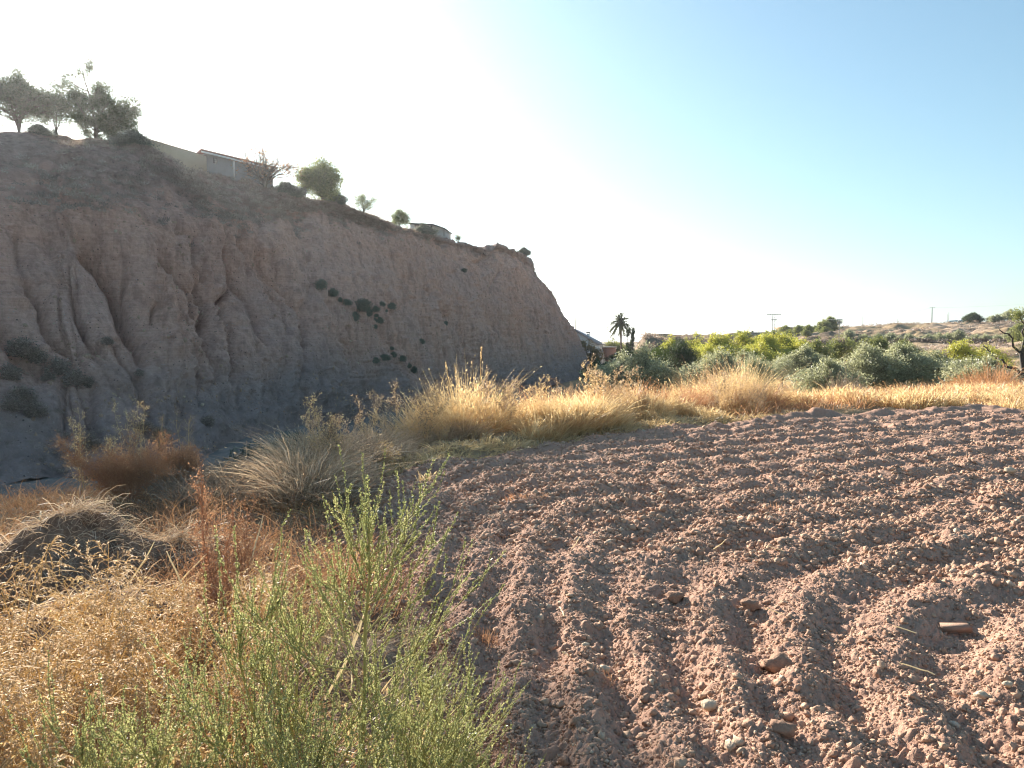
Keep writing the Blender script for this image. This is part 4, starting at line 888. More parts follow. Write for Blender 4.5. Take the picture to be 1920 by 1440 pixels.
T(1468, 47, 1.95, 1.9, 'small olive with a thin white trunk', 306, bark_m=pale_bark, multi=1, th=.38, trunk_r=.05, nl=(18, 7, 5))
T(1512, 52, 1.7, 3.0, 'low olive half hidden right of the white trunked one', 318, **ol)
T(1560, 42, 1.8, 2.8, 'rounded olive between the white trunked one and the large pair', 307, **ol)
T(1628, 45, 2.25, 4.0, 'largest grey olive in the meadow, left of the pair', 308, **ol)
T(1692, 46, 2.2, 4.2, 'large grey olive in the meadow, right of the pair', 309, **ol)
T(1742, 48, 1.6, 3.4, 'dark low olive on the right flank of the large pair', 310, **ol)
T(1858, 39, 1.5, 3.0, 'olive in front of the gnarled tree', 311, **ol)
T(1822, 41, 1.3, 1.6, 'small olive between the yellow green tree and the gnarled one', 312, **ol)
yg = dict(name='yellow_green_tree', leaf_m=ylw, multi=5, th=.05, lowc=.6, leaves=16, lf=(.12, .05), trunk_r=.06, up=.5, ang=.6)
for k, (px_, D, h, wd, lb) in enumerate([(1255, 68, 3.1, 2.6, 'leftmost yellow green tree, beside the bare brown mound'), (1300, 72, 3.2, 3.4, 'yellow green tree above the dark shadowy tree'), (1345, 66, 2.9, 3.2, 'lime green tree above the wide olive'),
       (1392, 72, 3.2, 3.6, 'bright yellow green tree in the middle of its row'), (1435, 70, 2.9, 3.2, 'yellow green tree above the white trunked olive'), (1475, 74, 2.8, 3.4, 'yellowish tree near the right end of its row'), (1508, 68, 2.3, 2.8, 'lowest yellow green tree closing the row on the right'),
       (1322, 62, 2.4, 2.8, 'yellow tree in front of the row, above the wide olive'), (1418, 63, 2.2, 2.6, 'yellow green tree in front of the row, behind the young olive')]):
    T(px_, D, h + .15, wd * 1.5, lb, 330 + k, group='yellow green trees in a row', **yg)
T(1530, 58, 2.4, 2.4, 'mid green tree left of the dark trunked one', 345, name='green_tree', leaf_m=bgreen, multi=3, th=.15, lowc=.2, lf=(.11, .05))
T(1578, 60, 2.9, 1.9, 'olive green tree with a dark trunk above the rounded olive', 346, name='green_tree', leaf_m=bgreen, bark_m=dark_bark, multi=1, th=.4, lf=(.11, .05), trunk_r=.12, nl=(22, 7, 5))
T(1640, 68, 2.6, 2.6, 'green tree behind the largest grey olive', 347, name='green_tree', leaf_m=bgreen, lf=(.11, .05), lowc=.4)
T(1690, 70, 2., 2.8, 'low green tree behind the right olive of the pair', 348, name='green_tree', leaf_m=bgreen, lf=(.11, .05), lowc=.4)
T(1795, 50, 2.3, 4.2, 'wide yellow green tree with dark forked trunk', 349, name='yellow_green_tree', leaf_m=ylw, bark_m=dark_bark, multi=3, th=.3, lf=(.09, .04), trunk_r=.1, nl=(12, 7, 5))
T(1845, 54, 2.3, 2.6, 'yellow green tree right behind the forked one', 350, name='yellow_green_tree', leaf_m=ylw, bark_m=dark_bark, multi=3, th=.3, lf=(.09, .04), trunk_r=.08)
# gnarled dark tree at the right edge
def gnarled():
    rng = np.random.default_rng(360); c = spot(1925, 40); e = empty('gnarled_tree', c, 0, 'dark gnarled tree with bare twisted limbs cut by the right edge', 'tree')
    h = lambda *p: np.array(p, float)
    paths = [([(0, 0, -.1), (-.15, 0, .6), (-.05, .1, 1.2), (-.25, 0, 1.9), (-.1, 0, 2.7), (.1, 0, 3.2)], .2, .06), ([(-.12, 0, .9), (-.5, .1, 1.25), (-1.0, .1, 1.35), (-1.4, 0, 1.3), (-1.7, 0, 1.5), (-1.85, 0, 1.9)], .1, .03),
             ([(-.9, .1, 1.35), (-1.2, -.1, 1.65), (-1.5, 0, 1.75), (-1.8, 0, 2.05), (-1.95, 0, 2.25), (-2.1, 0, 2.3)], .05, .02), ([(-.2, 0, 1.9), (-.55, .2, 2.3), (-.6, .2, 2.7), (-.85, .1, 2.9), (-1.1, .1, 2.95), (-1.3, .1, 3.1)], .07, .02),
             ([(-.05, 0, 1.3), (.5, .1, 1.7), (.8, .1, 2.3), (1.0, 0, 2.8), (1.3, 0, 3.), (1.5, 0, 3.2)], .1, .04), ([(-.1, 0, 2.6), (-.4, -.2, 3.), (-.3, -.3, 3.3), (-.5, -.3, 3.5), (-.5, -.3, 3.6), (-.6, -.3, 3.7)], .05, .02)]
    C = np.array([p[0] for p in paths]); rad = np.array([np.linspace(p[1], p[2], 6) for p in paths])
    C = C * 1.05
    m = MB(); m.tubes(C[:1], rad[:1], 8); m.build('trunk', dark_bark, e, True)
    B = kids(rng, C[1:], 6, .3, 1, .9, .45, .2, 4)
    m = MB(); m.tubes(C[1:], rad[1:], 6); m.tubes(B, np.linspace(.02, .008, 4)[None], 3); m.build('limbs', dark_bark, e, True)
    tw = kids(rng, kids(rng, C[[0, 5, 4]], 12, .6, 1, .9, .5, .3, 4), 6, .2, 1, .8, .2, 0, 3)
    m = MB(); m.cards(*leafs(rng, tw, 20, .07, .03, .8, 0, 1, jitter=.1)); m.build('crown', bgreen, e)
gnarled()

# olives in a row on the terrace, shrubs on the far slope: one shape each, copied
p = spot(1590, 153)
row = tree('terrace_olive', p, 'round grey green olive, first from the left in the row on the far terrace', np.random.default_rng(370), 1.7, 2.3, multi=3, th=.05, leaves=9, nl=(9, 6, 4), lf=(.16, .07), lowc=.5, jit=.12, trunk_r=.07, group='olives in a row on the far terrace')
for k, px_ in enumerate([1618, 1646, 1668, 1685, 1702, 1718, 1740, 1758, 1775, 1796, 1812, 1828, 1846, 1868, 1890, 1912]):
    D = 152 + (k % 3); dup(row, spot(px_, D), k * 1.7, .92 + .2 * ((k * 7) % 5) / 5, 'round grey green olive, ' + ORD[k + 1] + ' from the left in the row on the far terrace')
p = spot(1385, 185)
shr = tree('slope_shrub', p, 'dark round shrub on the far slope around the buildings', np.random.default_rng(371), 2.1, 3.0, multi=3, th=.05, leaves=8, nl=(9, 6, 4), lf=(.2, .09), lowc=.5, jit=.14, trunk_r=.07, leaf_m=bgreen, group='shrubs around the far buildings')
_sx = [1385, 1398, 1437, 1458, 1472, 1487, 1502, 1515, 1527, 1450, 1478, 1535, 1509, 1420, 1495, 1545, 1368]
shr['label'] = 'dark round shrub around the far buildings, second from the left'
for k, (px_, D, s) in enumerate([(1398, 186, 1.), (1437, 196, .8), (1458, 200, .9), (1472, 196, 1.), (1487, 192, .9), (1502, 190, 1.1), (1515, 186, .9), (1527, 189, .8), (1450, 180, .8), (1478, 178, .75), (1535, 182, .8), (1509, 178, .7), (1420, 178, .7), (1495, 182, .8), (1545, 176, .8), (1368, 180, .6)]):
    dup(shr, spot(px_, D), k * 2.1, s, 'dark round shrub around the far buildings, ' + ORD[sorted(_sx).index(px_)] + ' from the left')
T(1542, 212, 3.8, 3.0, 'left one of two round green trees beside the far antenna', 372, name='round_tree', leaf_m=bgreen, lf=(.2, .1), leaves=18, lowc=.4, jit=.2)
T(1558, 214, 3.6, 3.0, 'right one of two round green trees beside the far antenna', 373, name='round_tree', leaf_m=bgreen, lf=(.2, .1), leaves=18, lowc=.4, jit=.2)
T(1822, 240, 3.4, 4.2, 'dark tree on the skyline beside the blue and white awning', 374, name='round_tree', leaf_m=dgreen, lf=(.24, .12), leaves=18, lowc=.4, jit=.2)
T(1865, 250, 2.6, 4.2, 'pale green tree on the skyline, left of two at the right edge', 375, name='pale_tree', lf=(.24, .12), lowc=.4, jit=.2)
T(1893, 250, 3.0, 4.4, 'pale green tree on the skyline, right of two at the right edge', 376, name='pale_tree', lf=(.24, .12), lowc=.4, jit=.2)
T(1917, 130, 3.4, 3.8, 'big green tree on the terrace at the right edge', 377, name='green_tree', leaf_m=bgreen, lf=(.18, .08), leaves=18, lowc=.4, jit=.2)
# around the palm
T(1148, 175, 4.6, 5., 'green bushy tree left of the palm trunk', 378, name='green_tree', leaf_m=bgreen, lf=(.22, .1), lowc=.5, jit=.25)
T(1159, 180, 4.4, 3.4, 'round tree directly behind the palm trunk', 379, name='green_tree', leaf_m=bgreen, lf=(.22, .1), lowc=.5, jit=.25)
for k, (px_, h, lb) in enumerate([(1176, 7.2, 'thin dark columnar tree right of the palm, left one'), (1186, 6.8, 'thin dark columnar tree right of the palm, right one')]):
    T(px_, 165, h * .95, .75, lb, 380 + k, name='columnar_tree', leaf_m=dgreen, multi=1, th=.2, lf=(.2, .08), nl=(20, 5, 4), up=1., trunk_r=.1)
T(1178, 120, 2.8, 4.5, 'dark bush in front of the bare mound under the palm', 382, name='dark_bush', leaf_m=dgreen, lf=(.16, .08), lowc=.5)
T(1222, 95, 2.2, 5., 'green hedge bush at the foot of the bare mound', 383, name='dark_bush', leaf_m=bgreen, lf=(.16, .08), lowc=.5)
T(1250, 85, 2.0, 4., 'green bush behind the dark shadowy tree', 387, name='dark_bush', leaf_m=bgreen, lf=(.16, .08), lowc=.5)
T(1105, 122, 5.6, 3.6, 'autumn coloured tree growing at the cliff tip in front of the white house', 384, name='autumn_tree', leaf_m=leaf_mat('autumn_leaf', [(0, (.12, .09, .04)), (.5, (.28, .21, .09)), (1, (.40, .27, .12))], .4), lf=(.16, .08), lowc=.6)
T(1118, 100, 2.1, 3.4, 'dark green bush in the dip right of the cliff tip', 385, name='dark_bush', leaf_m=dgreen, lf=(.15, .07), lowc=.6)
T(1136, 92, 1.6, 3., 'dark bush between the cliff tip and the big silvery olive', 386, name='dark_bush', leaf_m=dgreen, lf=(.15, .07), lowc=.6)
# palm
def palm():
    rng = np.random.default_rng(390); c = spot(1163, 170); e = empty('palm_tree', c, 0, 'tall slender date palm with drooping fronds standing beyond the cliff', 'palm tree')
    ht = (640 - 606) / F * 170 + EYE - c[2]
    s = np.linspace(0, 1, 10)[:, None]; C = np.concatenate([.12 * np.sin(s * 3), 0 * s, s * ht], 1)[None]
    m = MB(); m.tubes(C, np.array([.32, .22, .2, .19, .19, .19, .2, .22, .28, .34])[None], 10); m.build('trunk', bark, e, True)
    NF = 60; az = np.arange(NF) * 2.4; el = np.linspace(1.35, -.55, NF) + rng.normal(size=NF) * .1; L = 2.7 + .2 * rng.normal(size=NF)
    d_ = np.stack([np.cos(az) * np.cos(el), np.sin(az) * np.cos(el), np.sin(el)], -1); s = np.linspace(0, 1, 8)[None, :, None]
    B = np.array([0, 0, ht]) + d_[:, None] * L[:, None, None] * s - np.array([0, 0, 1.]) * L[:, None, None] * .55 * s ** 2 * (np.cos(el)[:, None, None] + .25)
    m = MB(); m.tubes(B, np.linspace(.045, .015, 8)[None], 4, .3)
    p_, T_ = along(rng, B, 110, .12, 1.); sd = nrm(np.cross(T_, np.array([0, 0, 1.]))) * np.where(rng.random(len(p_)) > .5, 1, -1)[:, None]
    dr = nrm(sd * .8 + T_ * .6 + np.array([0, 0, -.35])); l = (.34 + .1 * rng.random(len(p_)))[:, None]
    m.cards(p_ + dr * l * .5, dr * l * .5, nrm(np.cross(dr, rdir(rng, len(p_)))) * .055, rng.random(len(p_))); m.build('crown', leaf_mat('palm_leaf', [(0, (.06, .07, .035)), (.6, (.12, .14, .06)), (1, (.24, .21, .10))], .3), e)
palm()

# ---------------------------------------------------------------- trees and shrubs on the cliff top
def on_top(px_, py_):
    return crest(px_)[0]
def Tc(px_, py_, h, wd, label, seed, sink=.1, **k):
    p = on_top(px_, py_).copy(); p[2] -= sink; return tree(k.pop('name'), p, label, np.random.default_rng(seed), h, wd, **k)
pine_m = leaf_mat('pine_needles', [(0, (.06, .075, .035)), (.6, (.12, .14, .07)), (1, (.20, .19, .11))], .35)
Tc(182, 257, 4.9, 5.9, 'big dense pine on the cliff top, right of the pair', 401, name='pine_tree', leaf_m=pine_m, multi=2, th=.03, lowc=.35, lf=(.16, .05), leaves=34, jit=.16, trunk_r=.16, up=.1, nl=(16, 8, 5), ang=1.1)
Tc(34, 236, 4.0, 6.6, 'open branching pine on the cliff top at the left edge', 402, name='pine_tree', leaf_m=pine_m, multi=6, th=.3, lf=(.15, .05), leaves=20, jit=.18, trunk_r=.1, up=.12, ang=1.0, nl=(11, 8, 4))
Tc(104, 252, 3.4, 3.8, 'low pine branchwork filling the gap between the two pines', 403, name='pine_tree', leaf_m=pine_m, multi=3, th=.3, lf=(.14, .05), leaves=9, jit=.2, trunk_r=.07, nl=(10, 7, 4))
Tc(250, 266, .9, 2.6, 'rounded shrub between the pine and the ochre wall', 404, name='shrub', leaf_m=dshr, multi=4, th=.05, lf=(.1, .05), lowc=.5, trunk_r=.04)
Tc(76, 243, .45, 1.2, 'tiny shrub on the skyline between the pines', 405, name='shrub', leaf_m=dshr, multi=4, th=.05, lf=(.1, .05), lowc=.5, trunk_r=.03)
Tc(498, 343, 3.3, 5.2, 'nearly bare tree with a few red leaves behind the tiled roof', 406, name='bare_tree', leaf_m=redlf, multi=5, th=.03, lf=(.12, .07), leaves=2, trunk_r=.15, jit=.06, nl=(7, 8, 5), up=.2, ang=.8)
Tc(603, 376, 3.6, 3.1, 'dense green tree on the cliff top above the gullies', 407, name='green_tree', leaf_m=bgreen, multi=4, th=.04, lf=(.16, .08), leaves=6, trunk_r=.06, lowc=.25, up=.6, ang=.6, jit=.3)
Tc(575, 366, 2.6, 1.9, 'pale green tree on the left side of the dense one', 408, name='green_tree', leaf_m=bgreen, multi=3, th=.1, lf=(.15, .07), leaves=4, trunk_r=.04, up=.6, ang=.6, jit=.25)
Tc(683, 400, 2.0, 2.4, 'thin sparse sapling on the cliff edge', 409, name='sapling', leaf_m=bgreen, multi=4, th=.1, lf=(.1, .05), leaves=5, trunk_r=.05, nl=(10, 7, 3), up=.3)
Tc(749, 417, 1.7, 2.1, 'small dark green tree left of the shed', 410, name='green_tree', leaf_m=bgreen, multi=3, th=.1, lf=(.1, .06), leaves=8, trunk_r=.05, nl=(9, 6, 4), lowc=.3)
Tc(857, 449, .9, 1.1, 'tiny two branched shrub right of the shed', 411, name='shrub', leaf_m=bgreen, multi=3, th=.2, lf=(.1, .06), leaves=6, trunk_r=.02, nl=(5, 5, 3))
Tc(793, 425, .9, 2.2, 'grey shrub hanging over the edge below the shed', 412, name='shrub', leaf_m=dshr, multi=4, th=.05, lf=(.1, .05), lowc=.6, trunk_r=.02)
Tc(540, 352, 1.0, 2.2, 'low dark shrub right of the tiled shed', 413, name='shrub', leaf_m=dshr, multi=4, th=.05, lf=(.1, .05), lowc=.6, trunk_r=.02)
Tc(630, 380, .9, 1.8, 'low shrub at the right foot of the dense green tree', 414, name='shrub', leaf_m=dshr, multi=4, th=.05, lf=(.1, .05), lowc=.6, trunk_r=.02)
Tc(985, 500, .7, 1.6, 'small dark shrub on the steep edge of the cliff tip', 415, name='shrub', leaf_m=dshr, multi=4, th=.05, lf=(.1, .05), lowc=.6, trunk_r=.02)
Tc(1066, 612, .7, .7, 'small dark shrub low on the skyline of the cliff tip', 416, name='shrub', leaf_m=dshr, multi=4, th=.05, lf=(.1, .05), lowc=.6, trunk_r=.02)
# dark bushes on the face: one shape, copied
def bush_proto(nm, mat, label, group, seed):
    return tree(nm, (0, 0, 0), label, np.random.default_rng(seed), .9, 1.0, multi=5, th=.02, lf=(.13, .045), leaves=5, nl=(7, 6, 3), lowc=.4, trunk_r=.02, leaf_m=mat, group=group, cat='bush', jit=.09)
first = bush_proto('cliff_bush', dshr, 'small dark bush clinging to the cliff face right of the gullies', 'dark bushes on the cliff face', 420)
fl = [(601, 536, 20), (623, 549, 18), (649, 565, 16), (638, 563, 10), (677, 573, 30), (688, 586, 18), (703, 579, 14), (714, 569, 14), (734, 574, 14), (722, 583, 8), (665, 594, 18), (700, 600, 12), (712, 601, 13), (706, 592, 9), (703, 611, 12),
      (704, 675, 13), (721, 669, 16), (738, 665, 12), (752, 671, 14), (776, 694, 13), (765, 685, 12), (735, 652, 10), (790, 640, 11), (869, 506, 10), (835, 606, 9)]
for k, (a, b, s) in enumerate(fl):
    p, n, _ = cliff_at(a, b + s * .25); sc = .86 * s / F * p[1]; p = p + n * .1 * sc - np.array([0, 0, .25 * sc])
    up_ = b < 630; xs_ = sorted([q[0] + q[1] * 1e-3 for q in fl if (q[1] < 630) == up_])
    lb_ = ('largest ' if s == 30 else 'small ') + 'dark bush, ' + ORD[xs_.index(a + b * 1e-3)] + ' from the left in the ' + ('upper' if up_ else 'lower') + ' scatter on the cliff face'
    if k == 0: first.location = tuple(p); first.scale = (sc * 1.1,) * 3; first['label'] = lb_
    else: dup(first, p, k * 1.3, (sc * (.8 + .5 * ((k * 5) % 7) / 7), sc * (.8 + .5 * ((k * 3) % 7) / 7), sc * (.75 + .4 * ((k * 4) % 7) / 7)), lb_)
scr = bush_proto('scrub_bush', scrubm, 'brown scrub bush low on the left part of the cliff', 'scrub bushes on the lower left cliff', 421)
_sc = [(40, 655, 34), (70, 672, 26), (110, 690, 30), (140, 712, 30), (165, 718, 20), (15, 700, 30), (40, 745, 34), (60, 770, 30), (20, 762, 26), (92, 708, 16), (168, 830, 26), (270, 800, 22), (300, 815, 26), (390, 790, 18), (200, 640, 14), (262, 700, 12)]
_sl = [(q[0], q[1]) for q in _sc]
for k, (a, b, s) in enumerate(_sc):
    p, n, _ = cliff_at(a, b + s * .2); sc = s / F * p[1]; p = p + n * .1 * sc - np.array([0, 0, .3 * sc])
    lb_ = 'brown scrub bush low on the left of the cliff, ' + ORD[sorted(_sl).index((a, b))] + ' from the left'
    if k == 0: scr.location = tuple(p); scr.scale = (sc * 1.3, sc * 1.3, sc); scr['label'] = lb_
    else: dup(scr, p, k * 1.9, (sc * 1.3, sc * 1.3, sc), lb_)
for k, (a, D, s, lb) in enumerate([(468, 30, .8, 'dark green bush at the foot of the cliff behind the brush'), (545, 33, .75, 'olive green bush at the cliff foot, nearer the golden clumps')]):
    p = spot(a, D); p[2] = P(a, 838, D)[2]; p[2] = max(p[2] - .6, spot(a, D)[2]); dup(first, spot(a, D), k, (1.9, 1.9, 1.9), lb, None)
# scrub cover of the upper slope: nobody could count it
rng = np.random.default_rng(430)
_t = top.ravel() * ((VV < .862) & (ui[:, None] > 1) & (ui[:, None] < 9.5)).ravel(); _w = _t * (.25 + sstep(-.3, .5, fbm(_flat[:, 0] * .2, _flat[:, 1] * .2, o=3, s=77)))
k = rng.choice(len(_flat), 2600, p=_w / _w.sum()); c = _flat[k]
def scrub_cloud(c, n, h, w_, L, W, mat, name, label, seed):
    rng = np.random.default_rng(seed); M = len(c); s = rng.uniform(.5, 1.2, M)
    q = rdir(rng, M * n) * (rng.random(M * n) ** .4)[:, None]; q[:, 2] = np.abs(q[:, 2]); cc = np.repeat(c, n, 0); ss = np.repeat(s, n)[:, None]
    b = cc + q * np.array([w_, w_, h]) * ss; d_ = nrm(q * np.array([1, 1, 1.3]) + rng.normal(size=q.shape) * .4); L_ = L * (1 + .3 * rng.normal(size=(M * n, 1)))
    m = MB(); m.cards(b, d_ * L_ * .5, nrm(np.cross(d_, rdir(rng, M * n))) * W * .5, np.repeat(rng.random(M), n) * .7 + .3 * rng.random(M * n))
    return tag(m.build(name, mat), label, 'scrub', kind='stuff')
scrub_cloud(c - np.array([0, 0, .1]), 60, .32, .55, .24, .04, scrubm, 'slope_scrub', 'dry brown scrub covering the upper slope of the cliff', 431)
rng = np.random.default_rng(435)
_wt = (((VV > .02) & (VV < .70) & (ui[:, None] > 2.5) & (ui[:, None] < 14))).ravel() * (.15 + sstep(.0, .6, fbm(_flat[:, 0] * .3, _flat[:, 1] * .3, _flat[:, 2] * .9, o=3, s=78))) * np.where(VV.ravel() < .2, 2., 1.)
k = rng.choice(len(_flat), 4200, p=_wt / _wt.sum()); v0, f0 = ico(1); sz = .02 + .11 * rng.random(len(k)) ** 4
Vv_ = v0[None] * (sz[:, None] * rng.uniform(.6, 1.3, (len(k), 3)))[:, None] * (1 + .2 * rng.normal(size=(len(k), len(v0), 1))) + _flat[k][:, None]
tag(mesh_obj('cliff_stones', Vv_.reshape(-1, 3), (f0[None] + (np.arange(len(k)) * len(v0))[:, None, None]).reshape(-1, 3), M_clod, attrs={'rnd': np.repeat(.3 + .7 * rng.random(len(k)), len(v0))}), 'small stones embedded in the cliff and fallen at its foot', 'stones', kind='stuff')
# skyline fringe of the cliff right of the trees
k = rng.choice(len(_flat), 420, p=(lambda w: w / w.sum())((((VV > .855) & (VV < .885) & (ui[:, None] > 6.5) & (ui[:, None] < 13.3)).ravel()).astype(float)))
scrub_cloud(_flat[k], 30, .14, .3, .12, .025, dshr, 'edge_scrub', 'low dry growth along the top edge of the cliff', 432)
# scrub on the talus and ravine floor
k = rng.choice(len(_flat), 260, p=(lambda w: w / w.sum())((((VV > .01) & (VV < .14) & (ui[:, None] > 2.5) & (ui[:, None] < 13)).ravel()).astype(float)))
scrub_cloud(_flat[k], 50, .25, .35, .16, .02, scrubm, 'talus_scrub', 'sparse scrub at the foot of the cliff', 433)
# far hill scrub
n = 9000; r_ = rng.uniform(100, 300, n); t_ = rng.uniform(.14, .7, n); x_, y_ = r_ * np.sin(t_), r_ * np.cos(t_); gxx = 960 + F * x_ / y_
bank = (r_ > 158) & (r_ < 170) & (gxx > 1470); mound = (r_ > 105) & (r_ < 150) & (gxx > 1180) & (gxx < 1480); oth = fbm(x_ * .06, y_ * .1, o=3, s=25) > .15
keep = (bank & (rng.random(n) < .95)) | (mound & (rng.random(n) < .5)) | (oth & (rng.random(n) < .3)) | ((r_ > 170) & (gxx > 1560) & (rng.random(n) < .22)); keep &= ~((r_ > 204) & (r_ < 219) & (gxx < 1900) & (gxx > 1500))
x_, y_ = x_[keep], y_[keep]
x2, y2 = [], []
xb = rng.uniform(.30, .66, 1500); rb = rng.uniform(159, 168, 1500); bx_, by_ = rb * np.sin(xb), rb * np.cos(xb)
scrub_cloud(np.stack([x_, y_, surf_z(x_, y_)], -1), 26, .55, .8, .42, .11, scrubm, 'hill_scrub', 'brown scrub covering the far hillside', 434)
scrub_cloud(np.stack([bx_, by_, surf_z(bx_, by_)], -1), 26, .6, .8, .42, .12, bankm, 'bank_scrub', 'terrace bank scrub above the olive row, coloured dark for shade', 436)  # bank shade comes from the darker scrub colour

# ---------------------------------------------------------------- buildings
def along_wall(p0, p1):
    d_ = np.array(p1, float) - np.array(p0, float); return d_
def wall_building(name, p0, p1, depth, h, label, wall_m, roof_m, cat='building', over=.35, rt=.16, fascia=None, base=.8, roof=True, gaps=()):
    """long low building whose front foot runs p0->p1 (3-D, may slope), depth away from the camera"""
    p0, p1 = np.array(p0, float), np.array(p1, float); e = empty(name, p0, 0, label, cat); L = p1 - p0; d2 = nrm(np.array([L[0], L[1], 0])); bk = np.array([-d2[1], d2[0], 0]) * depth
    if bk[1] < 0: bk = -bk
    z = np.array([0, 0, 1.])
    m = MB(); m.prism([-z * base, L - z * base, L + z * h, z * h], bk); m.build('wall', wall_m, e)
    if roof:
        o_ = d2 * over; f_ = nrm(bk) * over
        m = MB(); m.prism([-o_ - f_ + z * (h + .003), L + o_ - f_ + z * (h + .003), L + o_ - f_ + z * (h + rt), -o_ - f_ + z * (h + rt)], bk + 2 * f_); r = m.build('roof', roof_m, e)
        if fascia:
            m = MB(); m.prism([-o_ - f_ * 1.12 + z * (h - .10), L + o_ - f_ * 1.12 + z * (h - .10), L + o_ - f_ * 1.12 + z * (h + rt * .15), -o_ - f_ * 1.12 + z * (h + rt * .15)], f_ * .1); m.build('fascia', fascia, e)
    return e, L, bk, d2, z
(A, ya), (B, yb) = crest(268), crest(388)
A = P(268, ya + 2, A[1] + .6); B = P(388, yb + 2, B[1] + .6); B[2] = A[2] + (P(388, 293, B[1])[2] - P(268, 258, A[1])[2])
wall_building('boundary_wall', A, B, .3, P(268, 258, A[1])[2] - A[2], 'long low ochre wall on the cliff top right of the pines', tan_wall, pink_wall, 'wall', over=.03, rt=.05, base=2.2)
(A, ya), (B, yb) = crest(384), crest(512)
A = P(384, 314, A[1] + 1.2); B = P(512, 345, B[1] + 1.2)
e, L, bk, d2, z = wall_building('tiled_shed', A, B, 4.5, 1.25, 'long low shed with a reddish tiled roof and white fascia on the cliff top', solid('dark_grey_render', (.30, .285, .27), (.22, .21, .20), .8, .85), red_roof, 'building', fascia=white_wall, base=2.5, rt=.22)  # wall is a darker grey than the farm building's
m = MB(); m.prism([L * .40 - nrm(bk) * .05 - z * .3, L * .43 - nrm(bk) * .05 - z * .3, L * .43 - nrm(bk) * .05 + z * 1.14, L * .40 - nrm(bk) * .05 + z * 1.14], nrm(bk) * .04); m.build('pillar', white_wall, e)
for a_ in (.12, .62, .82):
    m = MB(); m.prism([L * a_ - nrm(bk) * .04 + z * .55, L * (a_ + .05) - nrm(bk) * .04 + z * .55, L * (a_ + .05) - nrm(bk) * .04 + z * 1.0, L * a_ - nrm(bk) * .04 + z * 1.0], nrm(bk) * .02); m.build('window', glassd, e)
(A, ya), (B, yb) = crest(780), crest(830); D = max(A[1], B[1]) + 1.5; o0 = P(800, 440, D)
q = lambda x, y, dd=0.: P(x, y, D + dd) - o0
e = empty('flat_roof_shed', o0, 0, 'small pale shed with a thin dark roof alone on the cliff skyline', 'shed')
m = MB(); m.prism([q(786, 447), q(831, 450), q(831, 427.6), q(811, 421.6), q(786, 420.6)], (.6, 4.5, 0)); m.build('wall', solid('dull_white_render', (.50, .49, .47), (.40, .39, .38), 1.2, .85), e)
m = MB(); m.prism([q(769, 440, -.2), q(777, 440, -.2), q(777, 421, -.2), q(769, 420, -.2)], (0, .25, 0)); m.build('side_panel', white_wall, e)
m = MB(); m.prism([q(766, 419.4, -.5), q(811.2, 421.5, -.5), q(834, 428.6, -.5), q(834, 427.2, -.5), q(812, 419.6, -.5), q(766, 417.4, -.5)], (.6, 5.6, 0)); m.build('roof', dark_roof, e)
for a_, b_ in ((800, 804), (808, 810.5)):
    m = MB(); m.prism([q(a_, 427, -.03), q(b_, 427, -.03), q(b_, 423, -.03), q(a_, 423, -.03)], (0, .05, 0)); m.build('window', glassd, e)
m = MB(); m.prism([q(787, 430, -.06), q(794, 429, -.06), q(794, 424, -.06), q(788, 425, -.06)], (0, .05, 0)); m.build('shutter', pink_wall, e)
m = MB(); m.tubes(np.array([[q(832.5, 442, -.3), q(832.5, 428, -.3)]]), .05, 6); m.build('post', wood, e)

# white house beyond the tip: steep white lean-to wall, chimney, carport and low block
D = 150; e = empty('white_house', P(1093, 680, D), 0, 'white house with a long sloping roof wall and square chimney beyond the cliff tip', 'house'); o0 = P(1093, 680, D)
q = lambda x, y, dd=0.: P(x, y, D + dd) - o0
m = MB(); m.prism([q(1078, 700), q(1131, 700), q(1131, 690), q(1126, 668), q(1121, 646), q(1078, 618)], (2, 11, 0)); m.build('wall', white_wall, e)
m = MB(); m.prism([q(1076, 616, -.3), q(1076, 619, -.3), q(1122, 647.5, -.3), q(1123, 643, -.3)], (2, 11.6, 0)); m.build('roof', solid('blue_grey_roof', (.36, .38, .42), (.28, .3, .34), 2., .8), e)
ch = MB().prism([q(1100.5, 634, 3), q(1106, 638, 3), q(1106, 626, 3), q(1100.5, 626, 3)], (0, .6, 0)).build('chimney', white_wall, e)
c_ = MB(); c_.prism([q(1099.4, 624.4, 2.9), q(1107.2, 624.4, 2.9), q(1107.2, 622.4, 2.9), q(1099.4, 622.4, 2.9)], (0, .8, 0))
for xx in (1100.8, 1105): c_.prism([q(xx, 626, 3), q(xx + .8, 626, 3), q(xx + .8, 624.2, 3), q(xx, 624.2, 3)], (0, .6, 0))
c_.build('chimney_cap', dark_roof, ch)
# carport
D = 155; o0 = P(1140, 680, D); e = empty('carport', o0, 0, 'low open carport with a thin white roof beside the white house', 'carport')
m = MB(); m.prism([q(1119, 643), q(1137, 646), q(1137, 648), q(1119, 645)], (0, 5, 0)); m.build('roof', pale_roof, e)
m = MB(); m.prism([q(1122, 648), q(1131, 648), q(1131, 650.5), q(1122, 650.5)], (0, 1, 0)); m.build('white_panel', white_wall, e)
for xx in (1121, 1129, 1136): m = MB(); m.prism([q(xx, 646), q(xx + .7, 646), q(xx + .7, 676), q(xx, 676)], (0, .1, 0)); m.build('post', dark_roof, e)
D = 160; o0 = P(1140, 680, D); e = empty('low_annex', o0, 0, 'low pinkish annex with a pale flat roof between the white house and the palm', 'building')
m = MB(); m.prism([q(1128, 682), q(1155, 682), q(1155, 652), q(1128, 652)], (0, 6, 0)); m.build('wall', pink_wall, e)
